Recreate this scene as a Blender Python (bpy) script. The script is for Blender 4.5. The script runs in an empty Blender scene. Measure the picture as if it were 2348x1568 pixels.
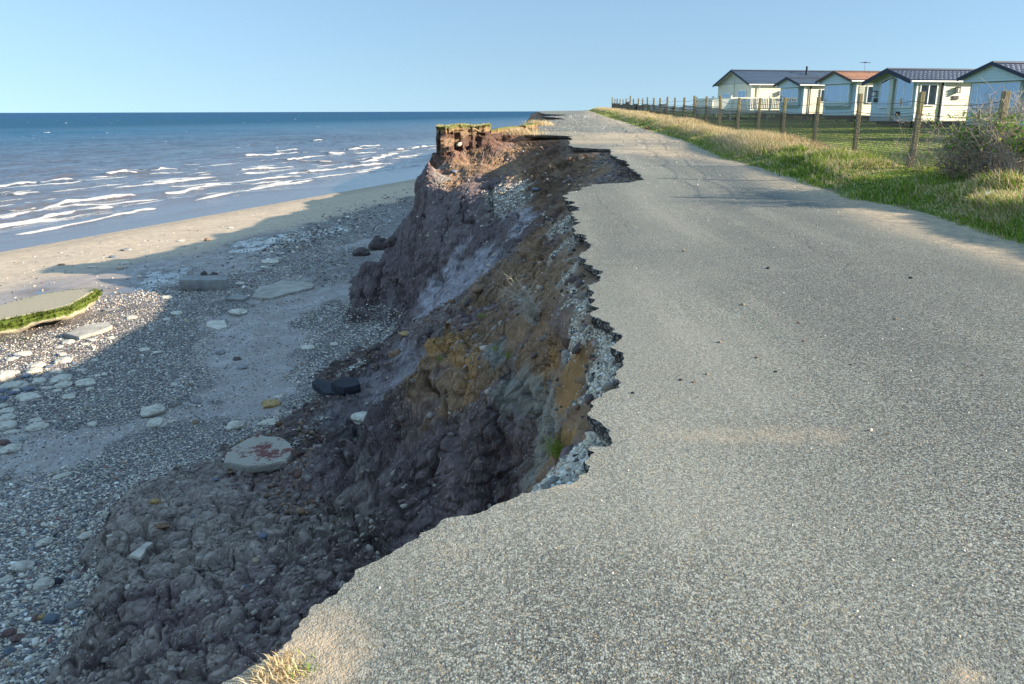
import bpy, math, random
import numpy as np
from mathutils import Matrix, Vector
from mathutils.geometry import delaunay_2d_cdt
random.seed(7); RNG = np.random.default_rng(11)
SC = bpy.context.scene; COL = SC.collection
pi = math.pi
# ---------------------------------------------------------------- camera
CAMH = 1.6; FOC = 1920.0; PITCH = math.radians(15.4); ROLL = 0.0027
_r0 = np.array([1.0, 0, 0]); _f = np.array([0, math.cos(PITCH), -math.sin(PITCH)]); _u0 = np.array([0, math.sin(PITCH), math.cos(PITCH)])
_R = math.cos(ROLL)*_r0 - math.sin(ROLL)*_u0; _U = math.sin(ROLL)*_r0 + math.cos(ROLL)*_u0
cam = bpy.data.objects.new('camera', bpy.data.cameras.new('camera')); COL.objects.link(cam)
cam.data.sensor_width = 36; cam.data.lens = FOC/2347*36; cam.data.clip_start = .05; cam.data.clip_end = 60000
M = Matrix.Identity(4)
for i in range(3):
    M[i][0] = _R[i]; M[i][1] = _U[i]; M[i][2] = -_f[i]
M[2][3] = CAMH; cam.matrix_world = M; SC.camera = cam
# ---------------------------------------------------------------- sky, sun, exposure
SUN_EL = math.radians(18.8); SUN_DIR = np.array([0.985, -0.17, 0.0]); SUN_DIR /= np.linalg.norm(SUN_DIR)
w = bpy.data.worlds.new('World'); SC.world = w; w.use_nodes = True
nt = w.node_tree; bg = nt.nodes['Background']; sky = nt.nodes.new('ShaderNodeTexSky'); sky.sky_type = 'NISHITA'
sky.sun_disc = False; sky.sun_elevation = SUN_EL; sky.sun_rotation = math.atan2(SUN_DIR[0], SUN_DIR[1])
sky.altitude = 0; sky.air_density = .8; sky.dust_density = 0.0; sky.ozone_density = 2.6
# the dome is evened out overhead, which lifts the light in the shade: sample the model over a narrower range of heights
tc = nt.nodes.new('ShaderNodeTexCoord'); sx = nt.nodes.new('ShaderNodeSeparateXYZ'); cx = nt.nodes.new('ShaderNodeCombineXYZ'); mn = nt.nodes.new('ShaderNodeMath'); mn.operation = 'MINIMUM'; mn.inputs[1].default_value = .2
ma = nt.nodes.new('ShaderNodeMath'); ma.operation = 'MULTIPLY_ADD'; ma.inputs[1].default_value = .42; ma.inputs[2].default_value = .078
nt.links.new(tc.outputs['Generated'], sx.inputs[0]); nt.links.new(sx.outputs[2], mn.inputs[0]); nt.links.new(mn.outputs[0], ma.inputs[0])
nt.links.new(sx.outputs[0], cx.inputs[0]); nt.links.new(sx.outputs[1], cx.inputs[1]); nt.links.new(ma.outputs[0], cx.inputs[2]); nt.links.new(cx.outputs[0], sky.inputs[0])
nt.links.new(sky.outputs[0], bg.inputs[0]); bg.inputs[1].default_value = 0.067
sl = bpy.data.lights.new('sun', 'SUN'); sl.energy = 5.0; sl.angle = math.radians(.5); sl.color = (1, .88, .71)
so = bpy.data.objects.new('sun', sl); COL.objects.link(so)
sd = Vector((SUN_DIR[0]*math.cos(SUN_EL), SUN_DIR[1]*math.cos(SUN_EL), math.sin(SUN_EL)))
so.rotation_euler = sd.to_track_quat('Z', 'Y').to_euler(); so.location = (30, -10, 20)
SC.view_settings.view_transform = 'Standard'; SC.view_settings.look = 'None'; SC.view_settings.gamma = 1
SC.view_settings.exposure = 1.3
SC.cycles.max_bounces = 6; SC.cycles.diffuse_bounces = 3; SC.cycles.transparent_max_bounces = 8

# ---------------------------------------------------------------- projection helpers (photo measured at 2347 x 1568)
def ray(px, py):
    a = (px-1173.5)/FOC; b = -(py-784)/FOC
    return _R*a + _U*b + _f
def project(P):
    Q = P - np.array([0, 0, CAMH]); z = Q@_f
    return 1173.5+FOC*(Q@_R)/z, 784-FOC*(Q@_U)/z, z
def hitz(px, py, z):
    d = ray(px, py); t = (z-CAMH)/d[2]
    return np.array([d[0]*t, d[1]*t, z])
_RY = np.array([-10, 0, 8, 12, 16, 22, 31, 39, 48, 65, 85, 110, 130, 160, 400]); _RZ = np.array([0, 0, -.03, -.08, -.05, .1, .32, .55, .79, 1.12, 1.42, 1.63, 1.56, 1.1, -3.])
def road_z(y): return np.interp(y, _RY, _RZ)
def hitroad(px, py):
    d = ray(px, py)
    t = np.exp(np.linspace(math.log(.8), math.log(125), 6000)); x = d[0]*t; y = d[1]*t; z = CAMH+d[2]*t
    k = np.argmax(z < road_z(y)+.0005) if np.any(z < road_z(y)+.0005) else len(t)-1
    return np.array([x[k], y[k], road_z(y[k])])
_sn = np.array([52., -17.5])/54.9
def shore_s(x, y): return (x+29)*_sn[0]+(y-48)*_sn[1]
def beach_z(x, y):
    s = shore_s(x, y); return -6.0+.03*np.clip(s, -60, 60)
def hitbeach(px, py):
    d = ray(px, py); # -6+.03*s plane
    a = .03*_sn[0]; b = .03*_sn[1]; c = -6+.03*(29*_sn[0]-48*_sn[1])
    t = (c-CAMH)/(d[2]-a*d[0]-b*d[1]); return np.array([d[0]*t, d[1]*t, CAMH+d[2]*t])
# ---------------------------------------------------------------- numpy noise
def _h(ix, iy, iz, s):
    n = (ix.astype(np.int64)*374761393 + iy.astype(np.int64)*668265263 + iz.astype(np.int64)*2147483647 + s*1274126177) & 0xffffffff
    n = ((n ^ (n >> 13))*1274126177) & 0xffffffff
    n = ((n ^ (n >> 16))*2246822519) & 0xffffffff
    return ((n ^ (n >> 15)) & 0xffffff)/16777215.0
def vnoise(x, y, z, s=0):
    x0 = np.floor(x); y0 = np.floor(y); z0 = np.floor(z); fx = x-x0; fy = y-y0; fz = z-z0
    fx = fx*fx*(3-2*fx); fy = fy*fy*(3-2*fy); fz = fz*fz*(3-2*fz); r = 0
    for a in (0, 1):
        for b in (0, 1):
            for c in (0, 1):
                r = r + _h(x0+a, y0+b, z0+c, s)*(fx if a else 1-fx)*(fy if b else 1-fy)*(fz if c else 1-fz)
    return r*2-1
def fbm(x, y, z, sc, octv, s=0, gain=.5, ridged=False):
    r = 0; a = 1; f = 1/sc; tot = 0
    for i in range(octv):
        n = vnoise(x*f+i*17.3, y*f+i*9.1, z*f+i*5.7, s+i)
        if ridged: n = 1-2*np.abs(n)
        r = r+a*n; tot += a; a *= gain; f *= 2.03
    return r/tot
def worley(x, y, z, sc, s=0, flat=False):
    x = x/sc; y = y/sc; z = z/sc; x0 = np.floor(x); y0 = np.floor(y); z0 = np.floor(z)
    f1 = np.full(x.shape, 9.); f2 = np.full(x.shape, 9.); cid = np.zeros(x.shape)
    for a in (-1, 0, 1):
        for b in (-1, 0, 1):
            for c in ((0,) if flat else (-1, 0, 1)):
                cx = x0+a; cy = y0+b; cz = z0*0 if flat else z0+c
                px = cx+_h(cx, cy, cz, s+1); py = cy+_h(cx, cy, cz, s+2); pz = z if flat else cz+_h(cx, cy, cz, s+3)
                d = np.sqrt((px-x)**2+(py-y)**2+(pz-z)**2); m = d < f1
                f2 = np.where(m, f1, np.minimum(f2, d)); cid = np.where(m, _h(cx, cy, cz, s+4), cid); f1 = np.where(m, d, f1)
    return f1, f2, cid
def sstep(a, b, x):
    t = np.clip((x-a)/(b-a), 0, 1); return t*t*(3-2*t)
# ---------------------------------------------------------------- mesh helpers
def mesh_np(name, V, F, mat, smooth=True, attrs=None, cols=None):
    """V (n,3); F (m,k) int array or list of such; attrs point floats; cols point RGB"""
    me = bpy.data.meshes.new(name); V = np.asarray(V, dtype=np.float32)
    Fs = F if isinstance(F, list) else [F]; Fs = [np.asarray(f, dtype=np.int32) for f in Fs if len(f)]
    me.vertices.add(len(V)); me.vertices.foreach_set('co', V.ravel())
    nl = sum(f.size for f in Fs); npoly = sum(len(f) for f in Fs)
    me.loops.add(nl); me.polygons.add(npoly)
    me.loops.foreach_set('vertex_index', np.concatenate([f.ravel() for f in Fs]))
    st = []; o = 0
    for f in Fs: st.append(o+np.arange(len(f))*f.shape[1]); o += f.size
    me.polygons.foreach_set('loop_start', np.concatenate(st).astype(np.int32))
    me.polygons.foreach_set('use_smooth', np.full(npoly, smooth))
    me.update(calc_edges=True); me.validate()
    for k, v in (attrs or {}).items():
        a = me.attributes.new(k, 'FLOAT', 'POINT'); a.data.foreach_set('value', np.asarray(v, dtype=np.float32))
    if cols is not None:
        a = me.attributes.new('Col', 'FLOAT_COLOR', 'POINT'); c = np.ones((len(V), 4), dtype=np.float32); c[:, :3] = cols; a.data.foreach_set('color', c.ravel())
    if mat: me.materials.append(mat)
    return me
def link(me, name, parent=None, loc=None):
    o = bpy.data.objects.new(name, me); COL.objects.link(o)
    if parent: o.parent = parent
    if loc is not None: o.location = loc
    return o
def tag(o, label=None, cat=None, group=None, kind=None):
    if label: o['label'] = label
    if cat: o['category'] = cat
    if group: o['group'] = group
    if kind: o['kind'] = kind
    return o
def empty(name, loc, label, cat, group=None, rz=0):
    o = bpy.data.objects.new(name, None); COL.objects.link(o); o.location = loc; o.rotation_euler = (0, 0, rz); o.empty_display_size = .3
    return tag(o, label, cat, group)
def grid_faces(nr, nc, mask=None):
    i = np.arange(nr-1)[:, None]*nc+np.arange(nc-1)[None, :]; F = np.stack([i, i+1, i+nc+1, i+nc], -1).reshape(-1, 4)
    return F if mask is None else F[mask.ravel()[F].any(1)]
def compact(V, F, *arrs):
    u = np.unique(F); mp = np.zeros(len(V), dtype=np.int64); mp[u] = np.arange(len(u))
    return (V[u], mp[F])+tuple(a[u] for a in arrs)
class MB:
    """collects boxes, quads and tubes into one mesh"""
    def __init__(s): s.v = []; s.f = []
    def add(s, vs, fs):
        o = len(s.v); s.v += [tuple(p) for p in vs]; s.f += [tuple(i+o for i in f) for f in fs]
    def box(s, x0, x1, y0, y1, z0, z1):
        s.add([(x0, y0, z0), (x1, y0, z0), (x1, y1, z0), (x0, y1, z0), (x0, y0, z1), (x1, y0, z1), (x1, y1, z1), (x0, y1, z1)],
              [(0, 3, 2, 1), (4, 5, 6, 7), (0, 1, 5, 4), (1, 2, 6, 5), (2, 3, 7, 6), (3, 0, 4, 7)])
    def prism(s, poly, axis, a, b):
        """poly: 2D outline in the plane across axis; extruded from a to b"""
        n = len(poly)
        def P(p, t): return {'x': (t, p[0], p[1]), 'y': (p[0], t, p[1]), 'z': (p[0], p[1], t)}[axis]
        s.add([P(p, a) for p in poly]+[P(p, b) for p in poly], [tuple(range(n))[::-1], tuple(range(n, 2*n))]+[(i, (i+1) % n, (i+1) % n+n, i+n) for i in range(n)])
    def tube(s, pts, rad, n=5, cap=True):
        pts = [Vector(p) for p in pts]; rr = rad if hasattr(rad, '__len__') else [rad]*len(pts); vs = []; fs = []
        for i, p in enumerate(pts):
            t = (pts[min(i+1, len(pts)-1)]-pts[max(i-1, 0)]); t = t.normalized() if t.length > 1e-9 else Vector((0, 0, 1))
            u = t.cross(Vector((0, 0, 1))); u = t.cross(Vector((1, 0, 0))) if u.length < .1 else u; u.normalize(); v = t.cross(u)
            for k in range(n):
                a = 2*pi*k/n; vs.append(p+(u*math.cos(a)+v*math.sin(a))*rr[i])
        for i in range(len(pts)-1):
            for k in range(n): fs.append((i*n+k, i*n+(k+1) % n, (i+1)*n+(k+1) % n, (i+1)*n+k))
        if cap: fs += [tuple(range(n))[::-1], tuple(range((len(pts)-1)*n, len(pts)*n))]
        s.add(vs, fs)
    def build(s, name, mat, parent=None, smooth=False):
        me = bpy.data.meshes.new(name); me.from_pydata(s.v, [], s.f)
        if smooth: me.polygons.foreach_set('use_smooth', [True]*len(me.polygons))
        me.materials.append(mat); me.update(); return link(me, name, parent)
# ---------------------------------------------------------------- material helper
class NT:
    def __init__(s, name, rough=.9, spec=.3):
        s.m = bpy.data.materials.new(name); s.m.use_nodes = True; s.t = s.m.node_tree; s.b = s.t.nodes['Principled BSDF']
        s.b.inputs['Roughness'].default_value = rough; s.b.inputs['Specular IOR Level'].default_value = spec
        s.pos = s.t.nodes.new('ShaderNodeNewGeometry').outputs['Position']
    def n(s, t, **k):
        nd = s.t.nodes.new(t)
        for a, b in k.items(): setattr(nd, a, b)
        return nd
    def set(s, sock, v):
        if hasattr(v, 'is_linked') or isinstance(v, bpy.types.NodeSocket): s.t.links.new(v, sock)
        else:
            if isinstance(v, tuple) and len(v) == 3 and len(sock.default_value) == 4: v = v+(1,)
            sock.default_value = v
    def attr(s, name, col=False):
        a = s.n('ShaderNodeAttribute', attribute_name=name); return a.outputs['Color' if col else 'Fac']
    def noise(s, scale, detail=4, rough=.55, vec=None, dist=0):
        a = s.n('ShaderNodeTexNoise'); s.set(a.inputs['Vector'], vec or s.pos); a.inputs['Scale'].default_value = scale
        a.inputs['Detail'].default_value = detail; a.inputs['Roughness'].default_value = rough; a.inputs['Distortion'].default_value = dist; return a.outputs['Fac']
    def vor(s, scale, feature='F1', out='Distance', vec=None, rnd=1):
        a = s.n('ShaderNodeTexVoronoi', feature=feature); s.set(a.inputs['Vector'], vec or s.pos); a.inputs['Scale'].default_value = scale; a.inputs['Randomness'].default_value = rnd; return a.outputs[out]
    def math(s, op, a, b=0.0, c=None):
        m = s.n('ShaderNodeMath', operation=op); s.set(m.inputs[0], a); s.set(m.inputs[1], b)
        if c is not None: s.set(m.inputs[2], c)
        return m.outputs[0]
    def ramp(s, f, a, b, c=0.0, d=1.0, smooth=False):
        m = s.n('ShaderNodeMapRange'); m.interpolation_type = 'SMOOTHSTEP' if smooth else 'LINEAR'
        for i, v in enumerate((f, a, b, c, d)): s.set(m.inputs[i], v)
        return m.outputs[0]
    def mix(s, f, a, b, mode='MIX'):
        m = s.n('ShaderNodeMix', data_type='RGBA', blend_type=mode); s.set(m.inputs[0], f); s.set(m.inputs[6], a); s.set(m.inputs[7], b); return m.outputs[2]
    def scalevec(s, v, vec=None):
        m = s.n('ShaderNodeVectorMath', operation='MULTIPLY'); s.set(m.inputs[0], vec or s.pos); m.inputs[1].default_value = v; return m.outputs[0]
    def sep(s, v, k):
        m = s.n('ShaderNodeSeparateXYZ'); s.set(m.inputs[0], v); return m.outputs[k]
    def bump(s, h, dist, strength=1.0, prev=None):
        m = s.n('ShaderNodeBump'); s.set(m.inputs['Height'], h); m.inputs['Distance'].default_value = dist; s.set(m.inputs['Strength'], strength)
        if prev: s.t.links.new(prev, m.inputs['Normal'])
        return m.outputs[0]
    def out(s, col=None, rough=None, normal=None, **k):
        if col is not None: s.set(s.b.inputs['Base Color'], col)
        if rough is not None: s.set(s.b.inputs['Roughness'], rough)
        if normal is not None: s.set(s.b.inputs['Normal'], normal)
        for a, v in k.items(): s.set(s.b.inputs[a], v)
        return s.m
def vary(name, col, rough=.85, scale=12, amt=.35, bump=.01, bscale=40, spec=.3, dirt=None):
    s = NT(name, rough, spec); f = s.noise(scale, 5); c2 = tuple(c*(1-amt) for c in col); c1 = tuple(min(1, c*(1+amt*.6)) for c in col)
    c = s.mix(s.ramp(f, .3, .7), c2, c1)
    if dirt: c = s.mix(s.ramp(s.noise(scale*.3, 6), .5, .68), c, dirt)
    return s.out(c, None, s.bump(s.noise(bscale, 4), bump))
# ================================================================ ROAD OUTLINE
EDGE_PX = [(640,1499),(669,1472),(686,1435),(713,1397),(748,1379),(781,1356),(812,1327),(814,1312),(868,1291),(901,1271),(935,1250),(968,1227),(1009,1202),(1038,1192),(1084,1188),(1117,1177),(1163,1156),(1196,1138),(1242,1129),(1291,1117),(1329,1094),(1353,1074),(1352,1051),(1348,1032),(1379,1028),(1406,1020),(1395,999),(1380,974),(1352,957),(1360,935),(1373,912),(1405,893),(1421,874),(1414,857),(1427,833),(1433,809),(1414,782),(1405,760),(1398,738),(1376,728),(1354,720),(1375,703),(1365,684),(1360,665),(1349,652),(1376,633),(1362,611),(1338,598),(1346,567),(1352,555),(1338,541),(1319,526),(1313,518),(1319,498),(1331,482),(1319,473),(1298,471),(1318,464),(1293,459),(1290,451),(1306,441),(1330,432),(1357,424),(1400,422),(1454,418),(1474,414),(1464,396),(1443,385),(1432,369),(1405,357),(1400,341),(1344,339),(1314,337),(1303,331),(1309,320),(1306,312.5),(1266,310.5),(1207,309.5),(1216,301),(1226,296),(1236,288),(1240,282),(1236,277),(1298,273.5),(1274,269.5),(1242,267),(1301,263.8),(1292,262.6),(1250,261),(1236,259),(1233,257.2)]
def refine(P, rnd, amp=.11, minlen=.014, far=.0045):
    P = [np.array(p[:2], dtype=float) for p in P]
    while True:
        Q = [P[0]]; ch = False
        for a, b in zip(P[:-1], P[1:]):
            L = np.linalg.norm(b-a); ml = max(minlen, far*np.linalg.norm(a))
            if L > ml*2:
                m = (a+b)/2; n = np.array([-(b-a)[1], (b-a)[0]])/L; m = m+n*rnd.gauss(0, 1)*amp*min(L, .6)+(b-a)*rnd.uniform(-.12, .12); Q.append(m); ch = True
            Q.append(b)
        P = Q
        if not ch: return np.array(P)
edge_w = [hitroad(*p) for p in EDGE_PX]
pre = [(-3.2, -6, 0), (-2.6, -3, 0), (-2.0, -1.0, 0), (-1.5, .6, 0), (-1.12, 1.55, 0)]
EDGE = refine([np.array(p) for p in pre]+edge_w, random.Random(3))
post = [(EDGE[-1][0]+.5, EDGE[-1][1]+14), (EDGE[-1][0]+1.0, EDGE[-1][1]+30), (EDGE[-1][0]+1.8, 160)]; 
EDGE_ALL = np.array(list(EDGE)+[np.array(p) for p in post])
GRASS_PX = [(2346,563),(2246,531),(2129,496),(2027,469),(1942,455),(1837,420),(1749,388),(1662,367),(1617,345),(1573,325),(1529,312),(1474,297),(1430,281),(1375,264),(1353,255.2)]
g_w = [hitroad(*p) for p in GRASS_PX]
GRASS = np.array([(6.3, -10), (6.25, 0), (6.2, 6)]+[tuple(p[:2]) for p in g_w]); GRASS = GRASS[np.argsort(GRASS[:, 1])]
GRASS = np.array(list(GRASS)+[(GRASS[-1][0]+.6, 130), (GRASS[-1][0]+2, 160), (GRASS[-1][0]+45, 400), (GRASS[-1][0]+600, 2500)])
def grass_x(y): return np.interp(y, GRASS[:, 1], GRASS[:, 0])
def sdist(X, Y, P):
    """distance to polyline and sign (+ on the sea side = left of travel)"""
    sh = X.shape; X = X.ravel(); Y = Y.ravel(); D = np.full(X.shape, 1e9); S = np.ones(X.shape)
    A = P[:-1]; B = P[1:]
    for a, b in zip(A, B):
        d = b-a; L2 = d@d+1e-12; t = np.clip(((X-a[0])*d[0]+(Y-a[1])*d[1])/L2, 0, 1)
        q = (X-a[0]-t*d[0])**2+(Y-a[1]-t*d[1])**2; D = np.minimum(D, q)
    # sign by crossing count of a ray going to +x
    cnt = np.zeros(X.shape, dtype=int)
    for a, b in zip(A, B):
        m = (a[1] > Y) != (b[1] > Y)
        if m.any():
            xc = a[0]+(Y-a[1])/(b[1]-a[1]+1e-12)*(b[0]-a[0]); cnt += (m & (X < xc))
    return (np.sqrt(D)*np.where(cnt % 2 == 1, 1, -1)).reshape(sh)
# ================================================================ MATERIALS FOR THE SETTING
def mat_asphalt():
    s = NT('asphalt', .8, .35)
    wv = s.n('ShaderNodeVectorMath', operation='ADD'); s.set(wv.inputs[0], s.pos); nz = s.n('ShaderNodeTexNoise'); nz.inputs['Scale'].default_value = 60; s.set(nz.inputs['Vector'], s.pos)
    sc = s.n('ShaderNodeVectorMath', operation='SCALE'); s.set(sc.inputs[0], nz.outputs['Color']); sc.inputs['Scale'].default_value = .006; s.set(wv.inputs[1], sc.outputs[0])
    v = wv.outputs[0]
    d1 = s.vor(118, 'F1', 'Distance', v); c1 = s.vor(118, 'F1', 'Color', v); cr = s.sep(c1, 0); cg = s.sep(c1, 1)
    base = s.mix(s.ramp(cr, .15, .85), (.05, .053, .047), (.39, .40, .335)); mac = s.noise(48, 3, .8); base = s.mix(s.ramp(mac, .50, .62, 0, .75), base, (.035, .037, .036))
    base = s.mix(s.ramp(cg, .93, .96), base, (.34, .25, .13)); base = s.mix(s.ramp(cg, .055, .04), base, (.45, .42, .36))
    big = s.noise(.55, 5, .6); wear = s.attr('worn')
    binder = s.ramp(d1, .52, .80, 0, 1, True)
    gap = s.ramp(wear, 0, 1, .92, .35)
    base = s.mix(s.math('MULTIPLY', binder, gap), base, (.022, .024, .026))
    sp1 = s.noise(26, 3, .8); base = s.mix(s.ramp(sp1, .56, .72, 0, .45), base, (.05, .052, .052)); base = s.mix(s.ramp(sp1, .42, .28, 0, .35), base, (.33, .31, .23))
    tr = s.noise(1.1, 5, .65, s.scalevec((1, .10, 1))); base = s.mix(s.ramp(tr, .42, .60, 0, .32), base, (.09, .10, .09)); base = s.mix(s.ramp(tr, .46, .34, 0, .4), base, (.27, .26, .21))
    base = s.mix(s.ramp(big, .42, .62, 0, .22), base, (.075, .08, .075))
    base = s.mix(s.math('MULTIPLY', wear, .45), base, (.275, .255, .195))
    base = s.mix(s.math('MULTIPLY', s.attr('sand'), s.ramp(s.noise(7, 6, .7), .28, .6)), base, (.52, .39, .25))
    base = s.mix(s.math('MULTIPLY', s.attr('crack'), .8), base, (.04, .035, .03))
    h = s.math('SUBTRACT', 1.0, s.math('MULTIPLY', s.math('POWER', d1, 2.0), 1.0))
    n1 = s.bump(s.math('SUBTRACT', s.math('MULTIPLY', h, .6), s.ramp(mac, .48, .62, 0, 1)), .0065, s.ramp(wear, 0, 1, 1.0, .55)); n2 = s.bump(s.noise(22, 4), .008, .6, n1)
    return s.out(base, None, n2)
def mat_road_side():
    s = NT('broken_asphalt', .9, .2); c = s.vor(45, 'F1', 'Color'); d = s.vor(45, 'F1', 'Distance')
    base = s.mix(s.ramp(s.sep(c, 0), .45, .95), (.05, .048, .05), (.36, .33, .29)); base = s.mix(s.ramp(d, .5, .75), base, (.02, .02, .022))
    return s.out(base, None, s.bump(d, .02, 1))
def mat_cliff():
    s = NT('clay_cliff', .92, .22)
    c = s.attr('Col', True)
    f = s.noise(5, 8, .65); f2 = s.noise(38, 5, .7); c = s.mix(s.ramp(f, .25, .75), s.mix(1.0, c, (.62, .62, .62), 'MULTIPLY'), s.mix(1.0, c, (1.45, 1.42, 1.38), 'MULTIPLY'))
    c = s.mix(s.ramp(f2, .25, .75, 0, .5), c, s.mix(1.0, c, (.55, .53, .55), 'MULTIPLY'))
    # grit
    vd = s.vor(34, 'F1', 'Distance'); vc = s.vor(34, 'F1', 'Color'); g = s.math('MULTIPLY', s.ramp(vd, .30, .22), s.ramp(s.sep(vc, 0), .90, .92)); c = s.mix(g, c, (.5, .48, .44))
    vd2 = s.vor(26, 'F1', 'Distance'); vc2 = s.vor(26, 'F1', 'Color'); gr = s.attr('gravel')
    gw = s.math('MULTIPLY', gr, s.ramp(vd2, .55, .42)); c = s.mix(gw, c, s.mix(s.sep(vc2, 0), (.20, .19, .18), (.66, .60, .52)))
    b = s.bump(s.noise(12, 9, .72), .032, 1.0); b = s.bump(s.noise(70, 4, .75), .007, 1.0, b)
    wv = s.n('ShaderNodeVectorMath', operation='ADD'); nz = s.n('ShaderNodeTexNoise'); nz.inputs['Scale'].default_value = 4; nz.inputs['Detail'].default_value = 4; s.set(nz.inputs['Vector'], s.pos); s.set(wv.inputs[0], s.pos); sc_ = s.n('ShaderNodeVectorMath', operation='SCALE'); s.set(sc_.inputs[0], nz.outputs['Color']); sc_.inputs['Scale'].default_value = .10; s.set(wv.inputs[1], sc_.outputs[0])
    for vs_, dd in ((3.2, .04), (9.0, .014)): b = s.bump(s.ramp(s.vor(vs_, 'DISTANCE_TO_EDGE', 'Distance', wv.outputs[0]), 0, .035, 0, 1), dd, s.ramp(s.noise(1.7, 3), .4, .6, .1, .9), b); b = s.bump(s.math('MULTIPLY', s.ramp(vd2, 0, .6, 1, 0), gr), .03, .9, b)
    return s.out(c, s.ramp(f2, .2, .8, .72, .98), b)
def mat_beach():
    s = NT('beach_sand', .9, .3)
    f = s.noise(1.1, 6, .6); f2 = s.noise(60, 4, .7)
    dry = s.mix(s.ramp(f, .3, .7), (.50, .385, .26), (.62, .49, .34))
    dry = s.mix(s.attr('damp_shade'), dry, s.mix(s.ramp(f, .3, .7), (.255, .225, .21), (.36, .315, .285))); grav = s.attr('gravel'); wet = s.attr('wet'); wv = s.n('ShaderNodeTexWave', bands_direction='X'); s.set(wv.inputs['Vector'], s.scalevec((.35, 2.2, 1)))  # landward sand greyed: damp, plus the cliff's shade put into its colour
    wv.inputs['Scale'].default_value = 1.3; wv.inputs['Distortion'].default_value = 9; wv.inputs['Detail'].default_value = 4
    dark = s.mix(s.ramp(s.noise(2.6, 6, .7), .42, .66), dry, (.24, .185, .15))
    c = s.mix(s.ramp(f2, .3, .8, 0, .3), s.mix(.45, dry, dark), (.30, .225, .16))
    vc = s.vor(22, 'F1', 'Color'); vd = s.vor(22, 'F1', 'Distance')
    pc = s.mix(s.ramp(s.sep(vc, 0), .25, .95), (.075, .06, .055), (.52, .46, .39)); pc = s.mix(s.ramp(vd, .45, .7), pc, (.04, .033, .03))
    gm = s.ramp(s.math('ADD', grav, s.math('MULTIPLY', s.math('SUBTRACT', s.noise(9, 4), .5), .9)), .35, .6)
    c = s.mix(s.math('MULTIPLY', gm, .85), c, pc)
    vd3 = s.vor(13, 'F1', 'Distance'); vc3 = s.vor(13, 'F1', 'Color'); sp = s.math('MULTIPLY', s.ramp(vd3, .26, .18), s.ramp(s.sep(vc3, 1), .72, .78)); c = s.mix(s.math('MULTIPLY', sp, .8), c, s.mix(s.ramp(s.sep(vc3, 0), .3, .7), (.05, .045, .045), (.5, .46, .4)))
    wn = s.ramp(s.math('ADD', wet, s.math('MULTIPLY', s.math('SUBTRACT', s.noise(1.6, 8, .75, s.scalevec((1.4, .5, 1))), .5), 2.0)), .42, .62)
    c = s.mix(s.math('MULTIPLY', s.ramp(wet, .05, .6), .55), c, (.085, .062, .045)); c = s.mix(s.math('MULTIPLY', wn, .6), c, (.05, .045, .045))
    r = s.ramp(wn, 0, 1, s.ramp(s.math('MULTIPLY', s.attr('damp_shade'), s.noise(2.0, 5, .6, s.scalevec((1, .4, 1)))), .38, .62, .9, .38), .07)
    inv = s.math('SUBTRACT', 1.0, wn)
    b = s.bump(s.noise(40, 5, .7), .01, s.math('MULTIPLY', inv, .6)); b = s.bump(wv.outputs['Fac'], .02, s.math('MULTIPLY', inv, .35), b)
    b = s.bump(s.math('MULTIPLY', s.ramp(vd, 0, .6, 1, 0), gm), .03, inv, b)
    return s.out(c, r, b, **{'Specular IOR Level': s.ramp(wn, 0, 1, .25, .6)})
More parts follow.
